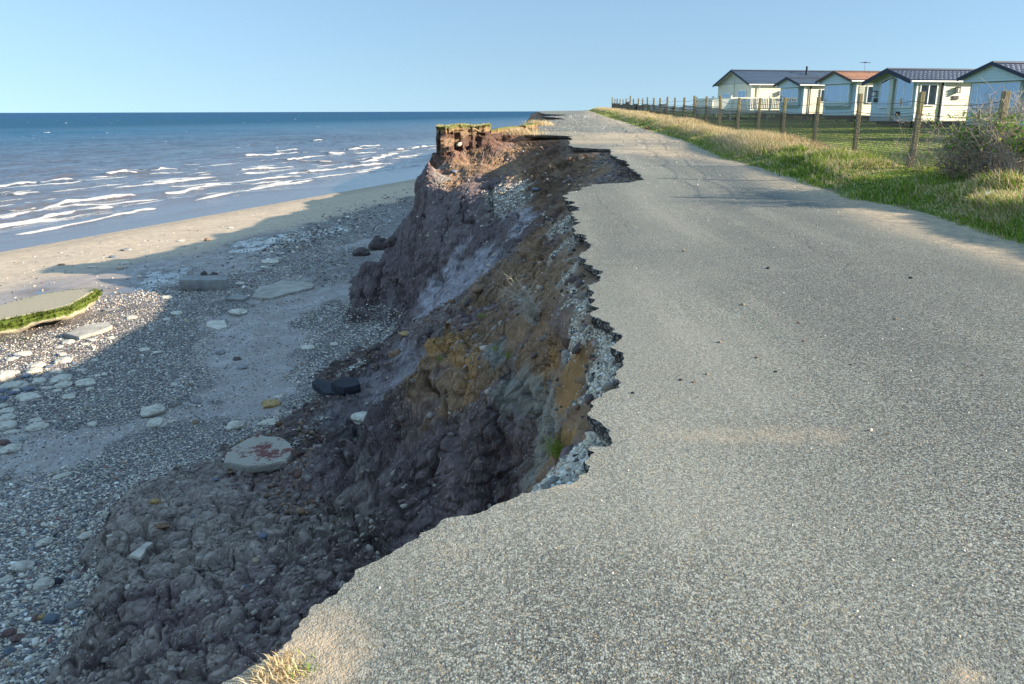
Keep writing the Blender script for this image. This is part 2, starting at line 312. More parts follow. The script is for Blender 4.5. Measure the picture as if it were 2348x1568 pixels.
def mat_sea():
    s = NT('sea_water', .12, .5); s.b.inputs['IOR'].default_value = 1.33
    dist = s.attr('off'); foam = s.attr('foam')
    f = s.noise(.05, 5, .6, s.scalevec((1, .35, 1)))
    d2 = s.math('ADD', dist, s.math('MULTIPLY', s.math('SUBTRACT', f, .5), 60.0))
    c = s.mix(s.ramp(d2, 5, 55), (.115, .09, .065), (.05, .05, .05)); c = s.mix(s.ramp(d2, 30, 210), c, (.003, .062, .115)); c = s.mix(s.ramp(d2, 200, 1500), c, (.001, .05, .12))
    fn = s.noise(3.2, 7, .75, s.scalevec((1.6, .7, 1))); cv = s.n('ShaderNodeCombineXYZ'); s.set(cv.inputs[0], s.math('MULTIPLY', s.attr('alg'), .07)); s.set(cv.inputs[1], s.math('MULTIPLY', dist, .55)); stk = s.noise(1.0, 6, .6, cv.outputs[0]); zone = s.math('MULTIPLY', s.ramp(dist, 3, 8), s.ramp(dist, 75, 35))
    foam = s.math('MAXIMUM', foam, s.math('MULTIPLY', s.ramp(stk, .54, .62, 0, .72), zone))
    fm = s.ramp(s.math('ADD', foam, s.math('MULTIPLY', s.math('SUBTRACT', fn, .5), .9)), .42, .62)
    c = s.mix(s.math('MULTIPLY', s.ramp(stk, .52, .44), s.ramp(dist, 140, 30, 0, .55)), c, (.13, .08, .05)); c = s.mix(s.math('MULTIPLY', fm, .88), c, (.66, .62, .57))
    sv = s.scalevec((.8, .45, 1)); n = s.bump(s.noise(2.6, 6, .62, sv), .10, s.ramp(dist, 0, 25, .3, 1.0)); n = s.bump(s.noise(.35, 5, .6, sv), .9, s.ramp(dist, 12, 90, 0, .9), n)
    n = s.bump(s.noise(.05, 4, .6, sv), 5.0, s.ramp(dist, 80, 500, 0, .9), n); n = s.bump(s.math('MULTIPLY', fn, fm), .12, .9, n)
    m = s.out(c, .9, n, **{'Specular IOR Level': .0}); gl = s.n('ShaderNodeBsdfGlossy'); gl.inputs['Roughness'].default_value = .12; s.set(gl.inputs['Normal'], n); gl.inputs['Color'].default_value = (.92, .95, 1, 1)
    fr = s.n('ShaderNodeFresnel'); fr.inputs['IOR'].default_value = 1.33; s.set(fr.inputs['Normal'], n); k = s.math('MULTIPLY', s.math('ADD', s.math('MULTIPLY', fr.outputs[0], .8), .06), s.ramp(dist, 0, 350, 1.0, .27)); k = s.math('MULTIPLY', k, s.ramp(fm, 0, 1, 1, .05))
    mx = s.n('ShaderNodeMixShader'); s.set(mx.inputs[0], k); s.t.links.new(s.b.outputs[0], mx.inputs[1]); s.t.links.new(gl.outputs[0], mx.inputs[2]); s.t.links.new(mx.outputs[0], s.t.nodes['Material Output'].inputs[0]); return m
def mat_ground():
    s = NT('turf_ground', .95, .15); f = s.noise(.35, 6, .65); f2 = s.noise(9, 5, .7, s.scalevec((1, 1, .2)))
    c = s.mix(s.ramp(f, .35, .65), (.06, .12, .02), (.12, .19, .03)); c = s.mix(s.ramp(f2, .3, .75, 0, .6), c, (.03, .055, .010))
    c = s.mix(s.ramp(s.noise(.09, 4), .5, .7, 0, .5), c, (.15, .13, .05))
    dm = s.attr('dirt'); c = s.mix(s.math('MULTIPLY', dm, s.ramp(s.noise(12, 5), .2, .5)), c, s.mix(s.noise(30, 4), (.20, .14, .09), (.36, .27, .18)))
    far = s.attr('far'); c = s.mix(far, c, (.10, .12, .04))
    return s.out(c, None, s.bump(s.noise(25, 6, .7), .05, .9))
# ================================================================ CLIFF FIELD
K3 = {'M': (.31, .26, .255), 'P': (.185, .135, .127), 'B': (.27, .17, .10), 'O': (.34, .19, .075), 'G': (.27, .245, .205), 'K': (.21, .155, .135), 'L': (.40, .36, .37), 'D': (.32, .262, .222), 'W': (.52, .44, .36), 'R': (.19, .11, .08)}
CP = """95 1566 -5.0 P;185 1450 -5.0 P;207 1345 -5.0 P;150 1560 -4.6 P;250 1500 -4.3 P;240 1350 -4.25 D;228 1228 -4.2 D;262 1163 -4.3 D;328 1110 -4.45 D;438 1070 -4.55 D;480 1110 -4.45 D;400 1150 -4.3 D;350 1300 -4.1 D;480 1200 -4.2 D;500 1350 -3.9 D;600 1200 -4.15 D;560 1130 -4.35 D;350 1450 -4.0 P;300 1560 -4.0 P;450 1540 -3.6 P;560 1500 -3.3 P;520 1440 -3.6 P;640 1400 -3.4 P;640 1300 -3.7 P;760 1330 -3.2 P;700 1220 -3.9 D;860 1280 -3.4 P;800 1220 -3.7 P
740 1160 -3.95 P;690 1150 -4.2 K;640 1130 -4.4 K;700 1060 -4.5 K;600 1100 -4.6 K;890 1268 -3.4 P;820 1200 -3.6 P;850 1190 -3.4 P;780 1120 -3.75 P;760 1060 -3.9 P;745 1015 -4.0 P;800 985 -3.55 P;865 950 -3.0 P;950 872 -2.3 B;985 862 -2.05 B;900 1050 -3.1 P;1000 1000 -2.45 P;1000 1100 -2.95 P;950 1200 -3.3 P;1100 950 -1.9 P;1100 1080 -2.5 P;1050 1180 -3.1 P;1150 1140 -2.7 P;1200 1000 -1.75 P;1200 1100 -2.2 P;1250 980 -1.35 G;1280 1050 -1.2 G;1300 1085 -.9 B;1320 1000 -.6 B;1330 960 -.4 B
1010 870 -2.0 B;1100 860 -1.65 B;1000 800 -1.75 O;1015 745 -1.75 O;1060 728 -1.6 B;1100 780 -1.5 B;1060 830 -1.65 O;1150 820 -1.45 G;1200 870 -1.35 G;1250 900 -1.15 G;1150 740 -1.2 B;1180 800 -1.2 B;1230 840 -.95 O;1290 880 -.65 O;1310 930 -.5 O;1240 750 -.85 B;1250 660 -.75 B;1290 720 -.5 B;1295 640 -.5 B;1200 660 -1.1 B;1130 690 -1.4 B;1150 640 -1.5 B;1285 560 -.5 B;1230 590 -.85 B;1180 600 -1.35 B
1268 505 -.45 B;1280 545 -.42 B;1293 605 -.4 B;1296 665 -.42 B;1286 712 -.45 B;1335 850 -.45 O;1345 905 -.42 B;1345 1000 -.45 B;1300 500 -.2 W;1310 540 -.2 W;1320 600 -.22 W;1325 660 -.22 W;1320 710 -.22 W;1340 760 -.2 W;1390 780 -.17 W;1380 830 -.25 W;1390 870 -.25 G;1370 990 -.17 W;1380 1010 -.17 W;1330 1070 -.17 W;1250 1112 -.2 W;1296 760 -.4 B;1292 700 -.35 B
1060 690 -2.5 B;1085 650 -2.2 B;1030 720 -2.9 K;1000 755 -3.4 K;960 770 -3.8 K;900 830 -4.5 M;850 860 -4.65 M;950 830 -4.3 M;960 800 -4.1 K;900 790 -4.5 K;830 830 -4.75 K;770 900 -4.85 K;720 930 -4.9 K;850 900 -4.7 M;880 920 -4.6 M;780 960 -4.8 M;700 1000 -4.85 K;600 1040 -4.9 K;580 1020 -5 K
808 712 -5.15 P;850 712 -5.1 P;904 712 -5.05 P;900 750 -4.95 P;870 755 -5.0 L;812 668 -4.3 P;826 645 -4.0 P;835 600 -3.9 P;900 680 -4.3 P;900 620 -3.6 P;940 690 -4.35 P;1000 660 -3.6 L;1000 600 -3.0 P;1050 620 -2.9 L;1100 590 -2.4 L;1150 540 -1.9 P;930 540 -2.9 P;1000 540 -2.3 P;1080 540 -2.1 P;1190 510 -1.5 L;1240 520 -1.1 K;1200 550 -1.6 P;1200 460 -1.1 W;1150 460 -1.2 W;1250 440 -.8 B;1270 480 -.7 B;1100 480 -1.5 P;1000 480 -1.8 P;960 490 -2.1 P;955 465 -1.75 P;950 440 -1.4 P;970 400 -.85 P;1010 395 -.75 G;1050 400 -.8 B;1050 440 -1.2 P;1100 430 -1.1 P;1100 395 -.7 B;1000 370 -.4 R;985 352 -.1 R;1010 345 -.2 R;1040 350 -.05 R;1080 370 -.4 B;1150 370 -.4 B;1200 380 -.5 B;1200 350 -.1 B;1250 360 -.1 B;1300 370 -.1 B;1250 400 -.5 B;1300 400 -.4 B;1350 380 -.1 B;1350 410 -.4 B;1310 430 -.5 B;1400 370 .05 K;1400 400 -.15 K;1440 400 -.1 K;1290 345 .1 B;1250 335 .15 B;1100 340 -.12 B;1150 325 .08 B;1180 318 .2 B;1060 335 -.1 R
1130 322 .3 R;1180 310 .45 B;1120 330 .25 R
60 1500 -5.5 P;150 1350 -5.5 P;150 1200 -5.5 P;250 1090 -5.5 P;400 1030 -5.5 P;550 1000 -5.4 K;650 950 -5.3 K;700 880 -5.3 K;780 800 -5.3 K;850 765 -5.4 P;790 720 -5.7 P;780 660 -5.7 P;800 620 -5.7 P;850 560 -5.9 P;900 500 -5.9 P;900 430 -6 P""".replace('\n', ';').split(';')
cp_xyz = []; cp_c = []; CODES = 'PBOGKLDWRM'
for l in CP:
    a, b, z, c = l.split(); cp_xyz.append(hitz(float(a), float(b), float(z))); cp_c.append(CODES.index(c))
for x, y, z, c in [(-5.2, 38, -3.6, 'P'), (-3.4, 43, -3, 'P'), (-1.5, 46, 0.2, 'R'), (0, 50, .9, 'R'), (1.2, 60, 1.1, 'B'), (2.0, 75, 1.3, 'B'), (-2.6, 52, -3.2, 'P'), (-.9, 62, -2.5, 'P'), (.4, 78, -2.5, 'P'), (-7, 40, -6.5, 'P'), (-6, 50, -6.5, 'P'), (-4.5, 62, -6.5, 'P'), (-3, 80, -6.5, 'P'), (-2, 110, -7, 'P'), (1.2, 110, -2, 'P'), (2.4, 110, 1.3, 'B'), (3.2, 128, 1.3, 'B'), (-9, 6, -5.5, 'P'), (-6.5, 6, -4.9, 'P'), (-5, 5.5, -4.2, 'D'), (-3.4, 5, -3.6, 'P'), (-2, 4, -2.8, 'P'), (-5.5, 3, -4.3, 'P'), (-3, 2, -2.6, 'P'), (-4.5, 0, -3.2, 'P'), (-8, 1, -5.5, 'P'), (-7, -4, -5.3, 'P'), (-4.6, -4, -2.5, 'P'), (-1.9, 2.6, -2.2, 'B'), (-2.3, 1.2, -1.2, 'B'), (-1.55, 3.4, -2.9, 'P')]:
    cp_xyz.append(np.array([x, y, z])); cp_c.append(CODES.index(c))
# crests: the ground falls away behind them
for px, py, z, pr in [(750,1010,-4.0,[(.5,.5),(1.1,.9)]),(800,985,-3.55,[(.4,.6),(.9,1.1)]),(865,950,-3.0,[(.4,.9),(.9,1.5)]),(905,912,-2.65,[(.35,.9),(.8,1.8)]),(948,874,-2.3,[(.35,1.0),(.8,2.0)]),(975,835,-1.95,[(.3,1.0),(.7,2.1)]),(985,800,-1.8,[(.3,1.0),(.7,2.1)]),(1012,748,-1.74,[(.3,.8),(.8,1.9)]),(1060,727,-1.6,[(.3,.7),(.8,1.5)]),(1105,722,-1.5,[(.4,.7)]),
 (981,366,-.25,[(1.2,1.6)]),(957,395,-.85,[(1,1.5)]),(950,412,-1.05,[(1,1.5)]),(938,440,-1.4,[(1,1.6)]),(944,470,-1.8,[(1,1.6)]),(951,497,-2.15,[(1,1.6)]),(934,526,-2.8,[(1,1.5)])]:
    P = hitz(px, py, z); h2 = P[:2]/np.linalg.norm(P[:2]); cp_xyz.append(P); cp_c.append(CODES.index('O' if 735 < py < 860 else 'P'))
    for dd, dz in pr: cp_xyz.append(np.array([P[0]+h2[0]*dd, P[1]+h2[1]*dd, z-dz])); cp_c.append(CODES.index('P'))
# subgrade points along the broken edge
for i in range(0, len(edge_w)-4, 2):
    p = edge_w[i]; cp_xyz.append(np.array([p[0]+.25+.01*p[1], p[1], road_z(p[1])-.12])); cp_c.append(CODES.index('B'))
cp_xyz = np.array(cp_xyz); cp_c = np.array(cp_c); NCP = len(cp_xyz)
def warp(x, y):  # metric: shrink far distances so that control points are evenly spaced
    r = np.sqrt(x*x+y*y)+1e-6; s = 4*np.log1p(r/4)/r; return x*s, y*s
_cx, _cy = warp(cp_xyz[:, 0], cp_xyz[:, 1])
_A = np.sqrt((_cx[:, None]-_cx[None])**2+(_cy[:, None]-_cy[None])**2+1e-4); _Pm = np.stack([np.ones(NCP), _cx, _cy], 1)
_S = np.zeros((NCP+3, NCP+3)); _S[:NCP, :NCP] = _A-np.eye(NCP)*.004; _S[:NCP, NCP:] = _Pm; _S[NCP:, :NCP] = _Pm.T
_w = np.linalg.solve(_S, np.concatenate([cp_xyz[:, 2], [0, 0, 0]]))
NPH, NRC = 300, 760
PH = np.radians(np.linspace(-62, 14, NPH)); LR = np.linspace(math.log(1.2), math.log(128), NRC)
PHg, LRg = np.meshgrid(PH, LR); Xg = np.exp(LRg)*np.sin(PHg); Yg = np.exp(LRg)*np.cos(PHg)
Zg = np.zeros(Xg.size); Cg = np.zeros((Xg.size, 3)); Gg = np.zeros(Xg.size)
kcol = np.array([K3[CODES[c]] for c in cp_c]); kgr = np.array([1.0 if CODES[c] == 'W' else (.25 if CODES[c] in 'K' else 0.) for c in cp_c])
xf = Xg.ravel(); yf = Yg.ravel()
for i in range(0, Xg.size, 40000):
    X_ = xf[i:i+40000]; Y_ = yf[i:i+40000]; wx, wy = warp(X_, Y_)
    D = np.sqrt((wx[:, None]-_cx[None])**2+(wy[:, None]-_cy[None])**2+1e-4)
    Zg[i:i+40000] = D@_w[:NCP]+_w[NCP]+_w[NCP+1]*wx+_w[NCP+2]*wy
    Rr = np.sqrt(X_**2+Y_**2)/10; nx = (vnoise(X_*1.4, Y_*1.4, X_*0, 5)*.25+vnoise(X_*5, Y_*5, X_*0, 8)*.13+vnoise(X_*13, Y_*13, X_*0, 18)*.06); ny = (vnoise(X_*1.4, Y_*1.4, X_*0, 6)*.25+vnoise(X_*5, Y_*5, X_*0, 9)*.13+vnoise(X_*13, Y_*13, X_*0, 19)*.06)
    Z_ = Zg[i:i+40000]; rr_ = np.sqrt(X_*X_+Y_*Y_); sc_z = 1.15*4*np.log1p(rr_/4)/rr_; D = (wx[:, None]+nx[:, None]*.6-_cx[None])**2+(wy[:, None]+ny[:, None]*.6-_cy[None])**2+((Z_+nx*.8)[:, None]-cp_xyz[None, :, 2])**2*(sc_z**2)[:, None]+1e-4
    W = D**-6.5; W /= W.sum(1, keepdims=True); Cg[i:i+40000] = W@kcol; Gg[i:i+40000] = W@kgr
Zg = Zg.reshape(Xg.shape); Gg = Gg.reshape(Xg.shape); Cg = Cg.reshape(Xg.shape+(3,))
EDS = np.concatenate([EDGE_ALL[:-3:2], EDGE_ALL[-3:]]); Eg = sdist(Xg, Yg, EDS)
zr = road_z(Yg)
ztop = np.where(Eg < 0, zr-.085, zr-.08-.16*np.clip(Eg, 0, .35)-.45*np.clip(Eg-.35, 0, 1.5))
bank = sstep(33, 36, Yg)*sstep(52, 46, Yg)    # a soil bank stands seaward of the road there
ztop = np.where((Eg > .1) & (bank > 0), np.maximum(ztop, (zr+.15)*bank+ztop*(1-bank)), ztop)
Zg = np.minimum(Zg, ztop); Zg = np.where((Eg < 0), np.maximum(Zg, np.where(Eg < -.35, zr-.25, zr-.7)), Zg)
def gsample(A, ph, lr):
    u = np.clip((ph-PH[0])/(PH[1]-PH[0]), 0, NPH-1.001); v = np.clip((lr-LR[0])/(LR[1]-LR[0]), 0, NRC-1.001)
    i = u.astype(int); j = v.astype(int); fu = u-i; fv = v-j
    if A.ndim == 3: fu = fu[..., None]; fv = fv[..., None]
    return (A[j, i]*(1-fu)*(1-fv)+A[j, i+1]*fu*(1-fv)+A[j+1, i]*(1-fu)*fv+A[j+1, i+1]*fu*fv)
def cliff_zq(x, y):
    x = np.asarray(x, dtype=float); y = np.asarray(y, dtype=float)
    return gsample(Zg, np.arctan2(x, y), .5*np.log(x*x+y*y))
BSURF = {}
def beach_surf(x, y):
    if not BSURF: return beach_z(x, y)
    x = np.asarray(x, dtype=float); y = np.asarray(y, dtype=float); ph_, lr_, Zt = BSURF['a']; u = np.clip((np.arctan2(x, y)-ph_[0])/(ph_[1]-ph_[0]), 0, len(ph_)-1.001); v = np.clip((.5*np.log(x*x+y*y)-lr_[0])/(lr_[1]-lr_[0]), 0, len(lr_)-1.001); i = u.astype(int); j = v.astype(int); fu = u-i; fv = v-j
    return Zt[j, i]*(1-fu)*(1-fv)+Zt[j, i+1]*fu*(1-fv)+Zt[j+1, i]*(1-fu)*fv+Zt[j+1, i+1]*fu*fv
def ground_left(x, y): return np.maximum(cliff_zq(x, y), beach_surf(x, y))
def hit_left(px, py):
    """first point where the view ray meets cliff or beach"""
    d = ray(px, py); t = np.exp(np.linspace(math.log(1.5), math.log(110), 5000)); P = np.array([0, 0, CAMH])+d*t[:, None]
    g = ground_left(P[:, 0], P[:, 1]); e = P[:, 2] < g; k = np.argmax(e); return np.array([P[k, 0], P[k, 1], g[k]])
# ---- fine cliff mesh: columns along view azimuth, rows evenly spaced along the surface
NC_, NR_ = 900, 2500
ph = np.radians(np.linspace(-60, 12, NC_)); lrf = np.linspace(math.log(1.7), math.log(126), 5200)
PHf = np.repeat(ph[None], len(lrf), 0); LRf = np.repeat(lrf[:, None], NC_, 1); Rf = np.exp(LRf)
Zf = gsample(Zg, PHf, LRf); Zb = beach_z(Rf*np.sin(PHf), Rf*np.cos(PHf)); Zc = np.maximum(Zf, Zb-.5)
wgt = np.where(Zf < Zb-.12, .07, 1.0)*np.where(gsample(Eg, PHf, LRf) < -.25, .04, 1.0)*np.where(Rf > 48, .5, 1.0)
ds = wgt[1:]*np.sqrt(np.diff(Rf, axis=0)**2*.35+np.diff(Zc, axis=0)**2)/Rf[1:]+2e-5
S = np.concatenate([np.zeros((1, NC_)), np.cumsum(ds, 0)], 0)
for _ in range(3):   # neighbouring columns share nearly the same spacing
    kk = 15; Sp = np.concatenate([np.repeat(S[:, :1], kk, 1), S, np.repeat(S[:, -1:], kk, 1)], 1); cs_ = np.cumsum(np.concatenate([Sp[:, :1]*0, Sp], 1), 1); S = (cs_[:, 2*kk+1:]-cs_[:, :-2*kk-1])/(2*kk+1)
LRn = np.zeros((NR_, NC_))
for j in range(NC_): LRn[:, j] = np.interp(np.linspace(0, S[-1, j], NR_), S[:, j], lrf)
PHn = np.repeat(ph[None], NR_, 0)
X = np.exp(LRn)*np.sin(PHn); Y = np.exp(LRn)*np.cos(PHn); Z = gsample(Zg, PHn, LRn); E = gsample(Eg, PHn, LRn); CC = gsample(Cg, PHn, LRn); GR = gsample(Gg, PHn, LRn)
ZB = beach_z(X, Y); Z = np.maximum(Z, ZB-.5)
P3 = np.stack([X, Y, Z], -1); du = np.gradient(P3, axis=1); dv = np.gradient(P3, axis=0); N3 = np.cross(du, dv); N3 /= np.linalg.norm(N3, axis=-1, keepdims=True)+1e-12
N3 *= np.sign(N3[..., 2:3]+1e-9)
keep = (Z > ZB-.25) & (E > -.6) & (np.abs(Y) < 125)
F = grid_faces(NR_, NC_, keep); V, F, N, E1, C1, G1, ZB1 = compact(P3.reshape(-1, 3), F, N3.reshape(-1, 3), E.ravel(), CC.reshape(-1, 3), GR.ravel(), ZB.ravel())
x, y, z = V.T; steep = 1-N[:, 2]; r_ = np.sqrt(x*x+y*y)
amp = sstep(.12, .7, E1); h = fbm(x, y, z*1.3, 1.3, 5, 20)*.24*amp
plateau = sstep(11.5, 10.0, y+.35*x)*sstep(-1.2, -2.4, x)*sstep(-2.9, -3.4, z)   # the slumped, dried block in the foreground
wx_ = x+.10*vnoise(x*2.3, y*2.3, z*2.3, 71)+.02*vnoise(x*7, y*7, z*7, 73); wy_ = y+.10*vnoise(x*2.3, y*2.3, z*2.3, 72)+.02*vnoise(x*7, y*7, z*7, 74)
f1, f2, cid = worley(wx_, wy_, z*.9, .33, 31); f1b, f2b, cidb = worley(wx_, wy_, z*1.1, .15, 41)
crk = sstep(.0, .12, f2-f1); crkb = sstep(0, .2, f2b-f1b); lump = np.minimum(np.sqrt(np.clip(1-f1*1.15, 0, 1)), .74)
pl = np.clip(plateau*(.85+.7*vnoise(x*.8, y*.8, z*.8, 77)), 0, 1)
fc1, fc2, fcid = worley(x+.12*vnoise(x*4, y*4, z*4, 171), y+.12*vnoise(x*4, y*4, z*4, 172), z*.8, .62, 161); mf = steep*amp*(1-plateau)*sstep(-.35, .25, vnoise(x*.6, y*.6, z*.6, 177)); h += mf*(.22*(fcid-.5)-.13*(1-sstep(0, .06, fc2-fc1)))
fd1, fd2, fdid = worley(x+.05*vnoise(x*9, y*9, z*9, 173), y, z, .2, 181); mg = amp*(1-plateau)*sstep(-.1, .4, vnoise(x*1.1, y*1.1, z*1.1, 178)); h += mg*(.07*(fdid-.5)-.05*(1-sstep(0, .1, fd2-fd1)))
h += -.12*(1-crk)*(.35+.65*plateau)*amp*(.4+.6*sstep(-.3, .3, vnoise(x*.9, y*.9, z*.9, 55))) + pl*(.13*(lump-.5)+.07*(cid-.5)+.035*(np.sqrt(np.clip(1-f1b*1.1, 0, 1))-.5)) - .035*(1-crkb)*amp*(.3+.7*pl)+.045*pl*(cidb-.5)+.03*(1-plateau)*amp*(cidb-.5)*sstep(-.2, .3, vnoise(x*.7, y*.7, z*.7, 57))
# vertical rills and joints on the faces
rl = fbm(x*1.6+y*.7, y*.9-x*.3, z*.35, .5, 4, 60, ridged=True); h += -.17*steep*amp*sstep(.2, .75, rl)*(1-plateau*.6)
h += fbm(x, y, z, .30, 3, 80)*.05*sstep(.04, .3, E1)+fbm(x, y, z, .11, 2, 90)*.02*sstep(.0, .2, E1)
rub = np.exp(-((G1-.25)/.09)**2); fr1, fr2, cr_ = worley(x, y, z, .22, 101); h += rub*(.10*np.sqrt(np.clip(1-fr1*1.2, 0, 1))-.03)*amp
CRK = [([(985,862),(1000,900),(992,1000),(1005,1060),(1015,1110)], .16, .05), ([(812,985),(790,1040),(760,1090),(745,1150)], .22, .09), ([(895,1272),(800,1195),(740,1168),(690,1152)], .16, .06), ([(940,1110),(960,1080),(985,1060)], .07, .03), ([(1180,900),(1190,980),(1200,1080)], .10, .03), ([(1140,820),(1150,880),(1130,960),(1145,1050)], .07, .025), ([(1060,840),(1055,760)], .06, .03), ([(1245,905),(1260,980),(1275,1060)], .10, .03),
 ([(1020,470),(1010,560),(990,600)], .2, .07), ([(880,600),(870,680)], .2, .06), ([(960,560),(1010,640),(980,700)], .15, .05), ([(1180,480),(1195,540),(1190,570)], .2, .08), ([(900,590),(960,620),(1000,625)], .12, .05), ([(1060,450),(1070,520),(1050,560)], .16, .06), ([(1120,430),(1130,500)], .18, .06), ([(975,440),(965,520)], .2, .07), ([(1100,560),(1000,650),(930,700)], .12, .06), ([(1130,560),(1040,640),(960,720)], .10, .05),
 ([(440,1250),(400,1400),(330,1500)], .11, .035), ([(560,1100),(560,1200),(520,1330)], .10, .03), ([(700,1180),(640,1300),(600,1450)], .09, .025), ([(620,1160),(700,1300),(760,1340)], .08, .025), ([(300,1150),(330,1300),(280,1450)], .11, .04), ([(230,1320),(450,1300),(640,1360)], .09, .03), ([(500,1120),(620,1240),(800,1300)], .08, .025)]
for ci, (pts, dep_, wid_) in enumerate(CRK):
    Q = refine([hit_left(*p)[:2] for p in pts], random.Random(300+ci), .16, .05, .003); Q = np.column_stack([Q, cliff_zq(Q[:, 0], Q[:, 1])]); lo = Q.min(0)-.4; hi = Q.max(0)+.4; mI = np.nonzero(((V > lo) & (V < hi)).all(1))[0]
    if not len(mI): continue
    best = np.full(len(mI), 1e9); W3 = V[mI]
    for a_, b_2 in zip(Q[:-1], Q[1:]):
        d_ = b_2-a_; t_ = np.clip(((W3-a_)@d_)/(d_@d_+1e-9), 0, 1); best = np.minimum(best, ((W3-a_-t_[:, None]*d_)**2).sum(1))
    h[mI] -= dep_*1.3*np.exp(-best/(wid_*(.6+.5*vnoise(W3[:, 0]*3, W3[:, 1]*3, W3[:, 2]*3, 5)))**2)
V2 = V+N*h[:, None]; V2[:, 2] = np.where(E1 < 0, np.minimum(V2[:, 2], road_z(V2[:, 1])-.075), V2[:, 2])
nz1 = fbm(x, y, z, .35, 4, 130); nz2 = fbm(x, y, z*.6, .12, 3, 140); cl = C1*(1+.30*nz1+.18*nz2)[:, None]; bl = sstep(.05, .4, fbm(x, y, z, .5, 5, 150))[:, None]*.6; cl = cl*(1-bl)+np.array(K3['P'])*bl*(1+.3*nz2[:, None])
top_dry = pl*sstep(-.1, .3, lump-.45+.3*vnoise(x*3, y*3, z*3, 99)); cl = cl*(1-.62*top_dry[:, None])+np.array([.46, .375, .305])*(.62*top_dry[:, None])
foot_dark = sstep(.5, 0, z-ZB1)*(1-plateau); cl *= (1-.2*foot_dark)[:, None]  # clay darkens towards the beach at its foot
MC = mat_cliff()
cliff = link(mesh_np('cliff', V2, F, MC, False, {'gravel': sstep(.5, .75, G1+.25*vnoise(x*5, y*5, z*5, 191))}, cl), 'cliff'); tag(cliff, kind='structure')
del P3, du, dv, N3, Rf, Zf, Zb, Zc, S, LRf, PHf, ds
CL_V, CL_N = V2, N
# ================================================================ BEACH
def poly_px(pts): return np.array([hitbeach(*p)[:2] for p in pts])
def inpoly(x, y, P):
    c = np.zeros(x.shape, dtype=bool)
    for (x0, y0), (x1, y1) in zip(P, np.roll(P, -1, 0)):
        m = (y0 > y) != (y1 > y); c ^= m & (x < (x1-x0)*(y-y0)/(y1-y0+1e-12)+x0)
    return c
GRAV_PX = [([(-60,1125),(0,1110),(150,1080),(300,1035),(450,985),(600,960),(700,905),(740,890),(780,950),(620,1090),(440,1130),(330,1165),(260,1200),(240,1325),(160,1568),(-200,1700)], 1.0),
 ([(-80,800),(0,790),(140,750),(300,710),(420,690),(560,700),(480,740),(500,770),(470,830),(500,860),(440,900),(470,930),(250,960),(100,975),(-80,990)], .9),
 ([(660,740),(760,690),(900,712),(930,760),(880,800),(840,860),(740,880),(640,870),(700,820),(700,770)], .85),
 ([(420,655),(650,590),(850,560),(900,600),(850,640),(740,660),(640,650),(560,690),(430,690),(300,700),(180,720),(240,680)], .55),
 ([(560,600),(700,510),(1000,435),(1000,520),(800,560),(660,590)], .6)]
WET_PX = [([(515,566),(620,535),(720,522),(800,515),(850,520),(760,545),(650,570),(560,580)], .6), ([(255,660),(330,632),(400,616),(470,612),(430,640),(330,655)], .62), ([(-80,760),(0,745),(90,740),(125,775),(70,815),(0,835),(-80,840)], .6),
 ([(-60,700),(0,690),(110,680),(90,665),(0,690)], .9), ([(225,665),(300,652),(420,640),(400,700),(300,720),(228,700)], .55), ([(760,955),(800,940),(830,945),(790,965),(740,975)], .8)]
NCb, NRb = 620, 1000
ph = np.radians(np.linspace(-66, 8, NCb)); lr = np.linspace(math.log(3.0), math.log(420), NRb); PHb, LRb = np.meshgrid(ph, lr); X = np.exp(LRb)*np.sin(PHb); Y = np.exp(LRb)*np.cos(PHb)
def soft(P, v, X, Y):
    xw = X+vnoise(X*.9, Y*.9, X*0, 3)*1.0+vnoise(X*3, Y*3, X*0, 4)*.45+vnoise(X*9, Y*7, X*0, 5)*.3; yw = Y+vnoise(X*.9, Y*.6, X*0, 6)*1.5+vnoise(X*4, Y*3, X*0, 7)*.7; return inpoly(xw, yw, P)*v
grv = np.zeros(X.shape); wet = np.zeros(X.shape)
for p, v in GRAV_PX: grv = np.maximum(grv, soft(poly_px(p), v, X, Y))
for p, v in WET_PX: wet = np.maximum(wet, soft(poly_px(p), v, X, Y))
k = np.ones(7)/7
def blur(A):
    for ax in (0, 1): A = np.apply_along_axis(lambda m: np.convolve(m, k, 'same'), ax, A)
    return A
grv = blur(grv); wet = blur(wet); s_ = shore_s(X, Y); wet = np.maximum(wet, .95*sstep(1.2, -.8, s_)); wet = np.maximum(wet, .30*sstep(5, .5, s_))
Zs = beach_z(X, Y)+fbm(X, Y, X*0, 5, 4, 11)*.07*(1-.9*wet)+grv*.04+vnoise(X*.25, Y*.6, X*0, 12)*.03*(1-wet)
Zs = np.where(s_ < 2, beach_z(X, Y), Zs)
BSURF['a'] = (ph, lr, Zs)
keepb = (cliff_zq(X, Y) < Zs+1.2) & (s_ > -30)
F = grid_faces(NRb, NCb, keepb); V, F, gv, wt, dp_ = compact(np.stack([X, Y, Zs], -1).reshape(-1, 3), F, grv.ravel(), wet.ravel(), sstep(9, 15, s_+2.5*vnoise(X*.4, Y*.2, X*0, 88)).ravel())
beach = link(mesh_np('beach', V, F, mat_beach(), True, {'gravel': gv, 'wet': wt, 'damp_shade': dp_}), 'beach'); tag(beach, kind='structure')
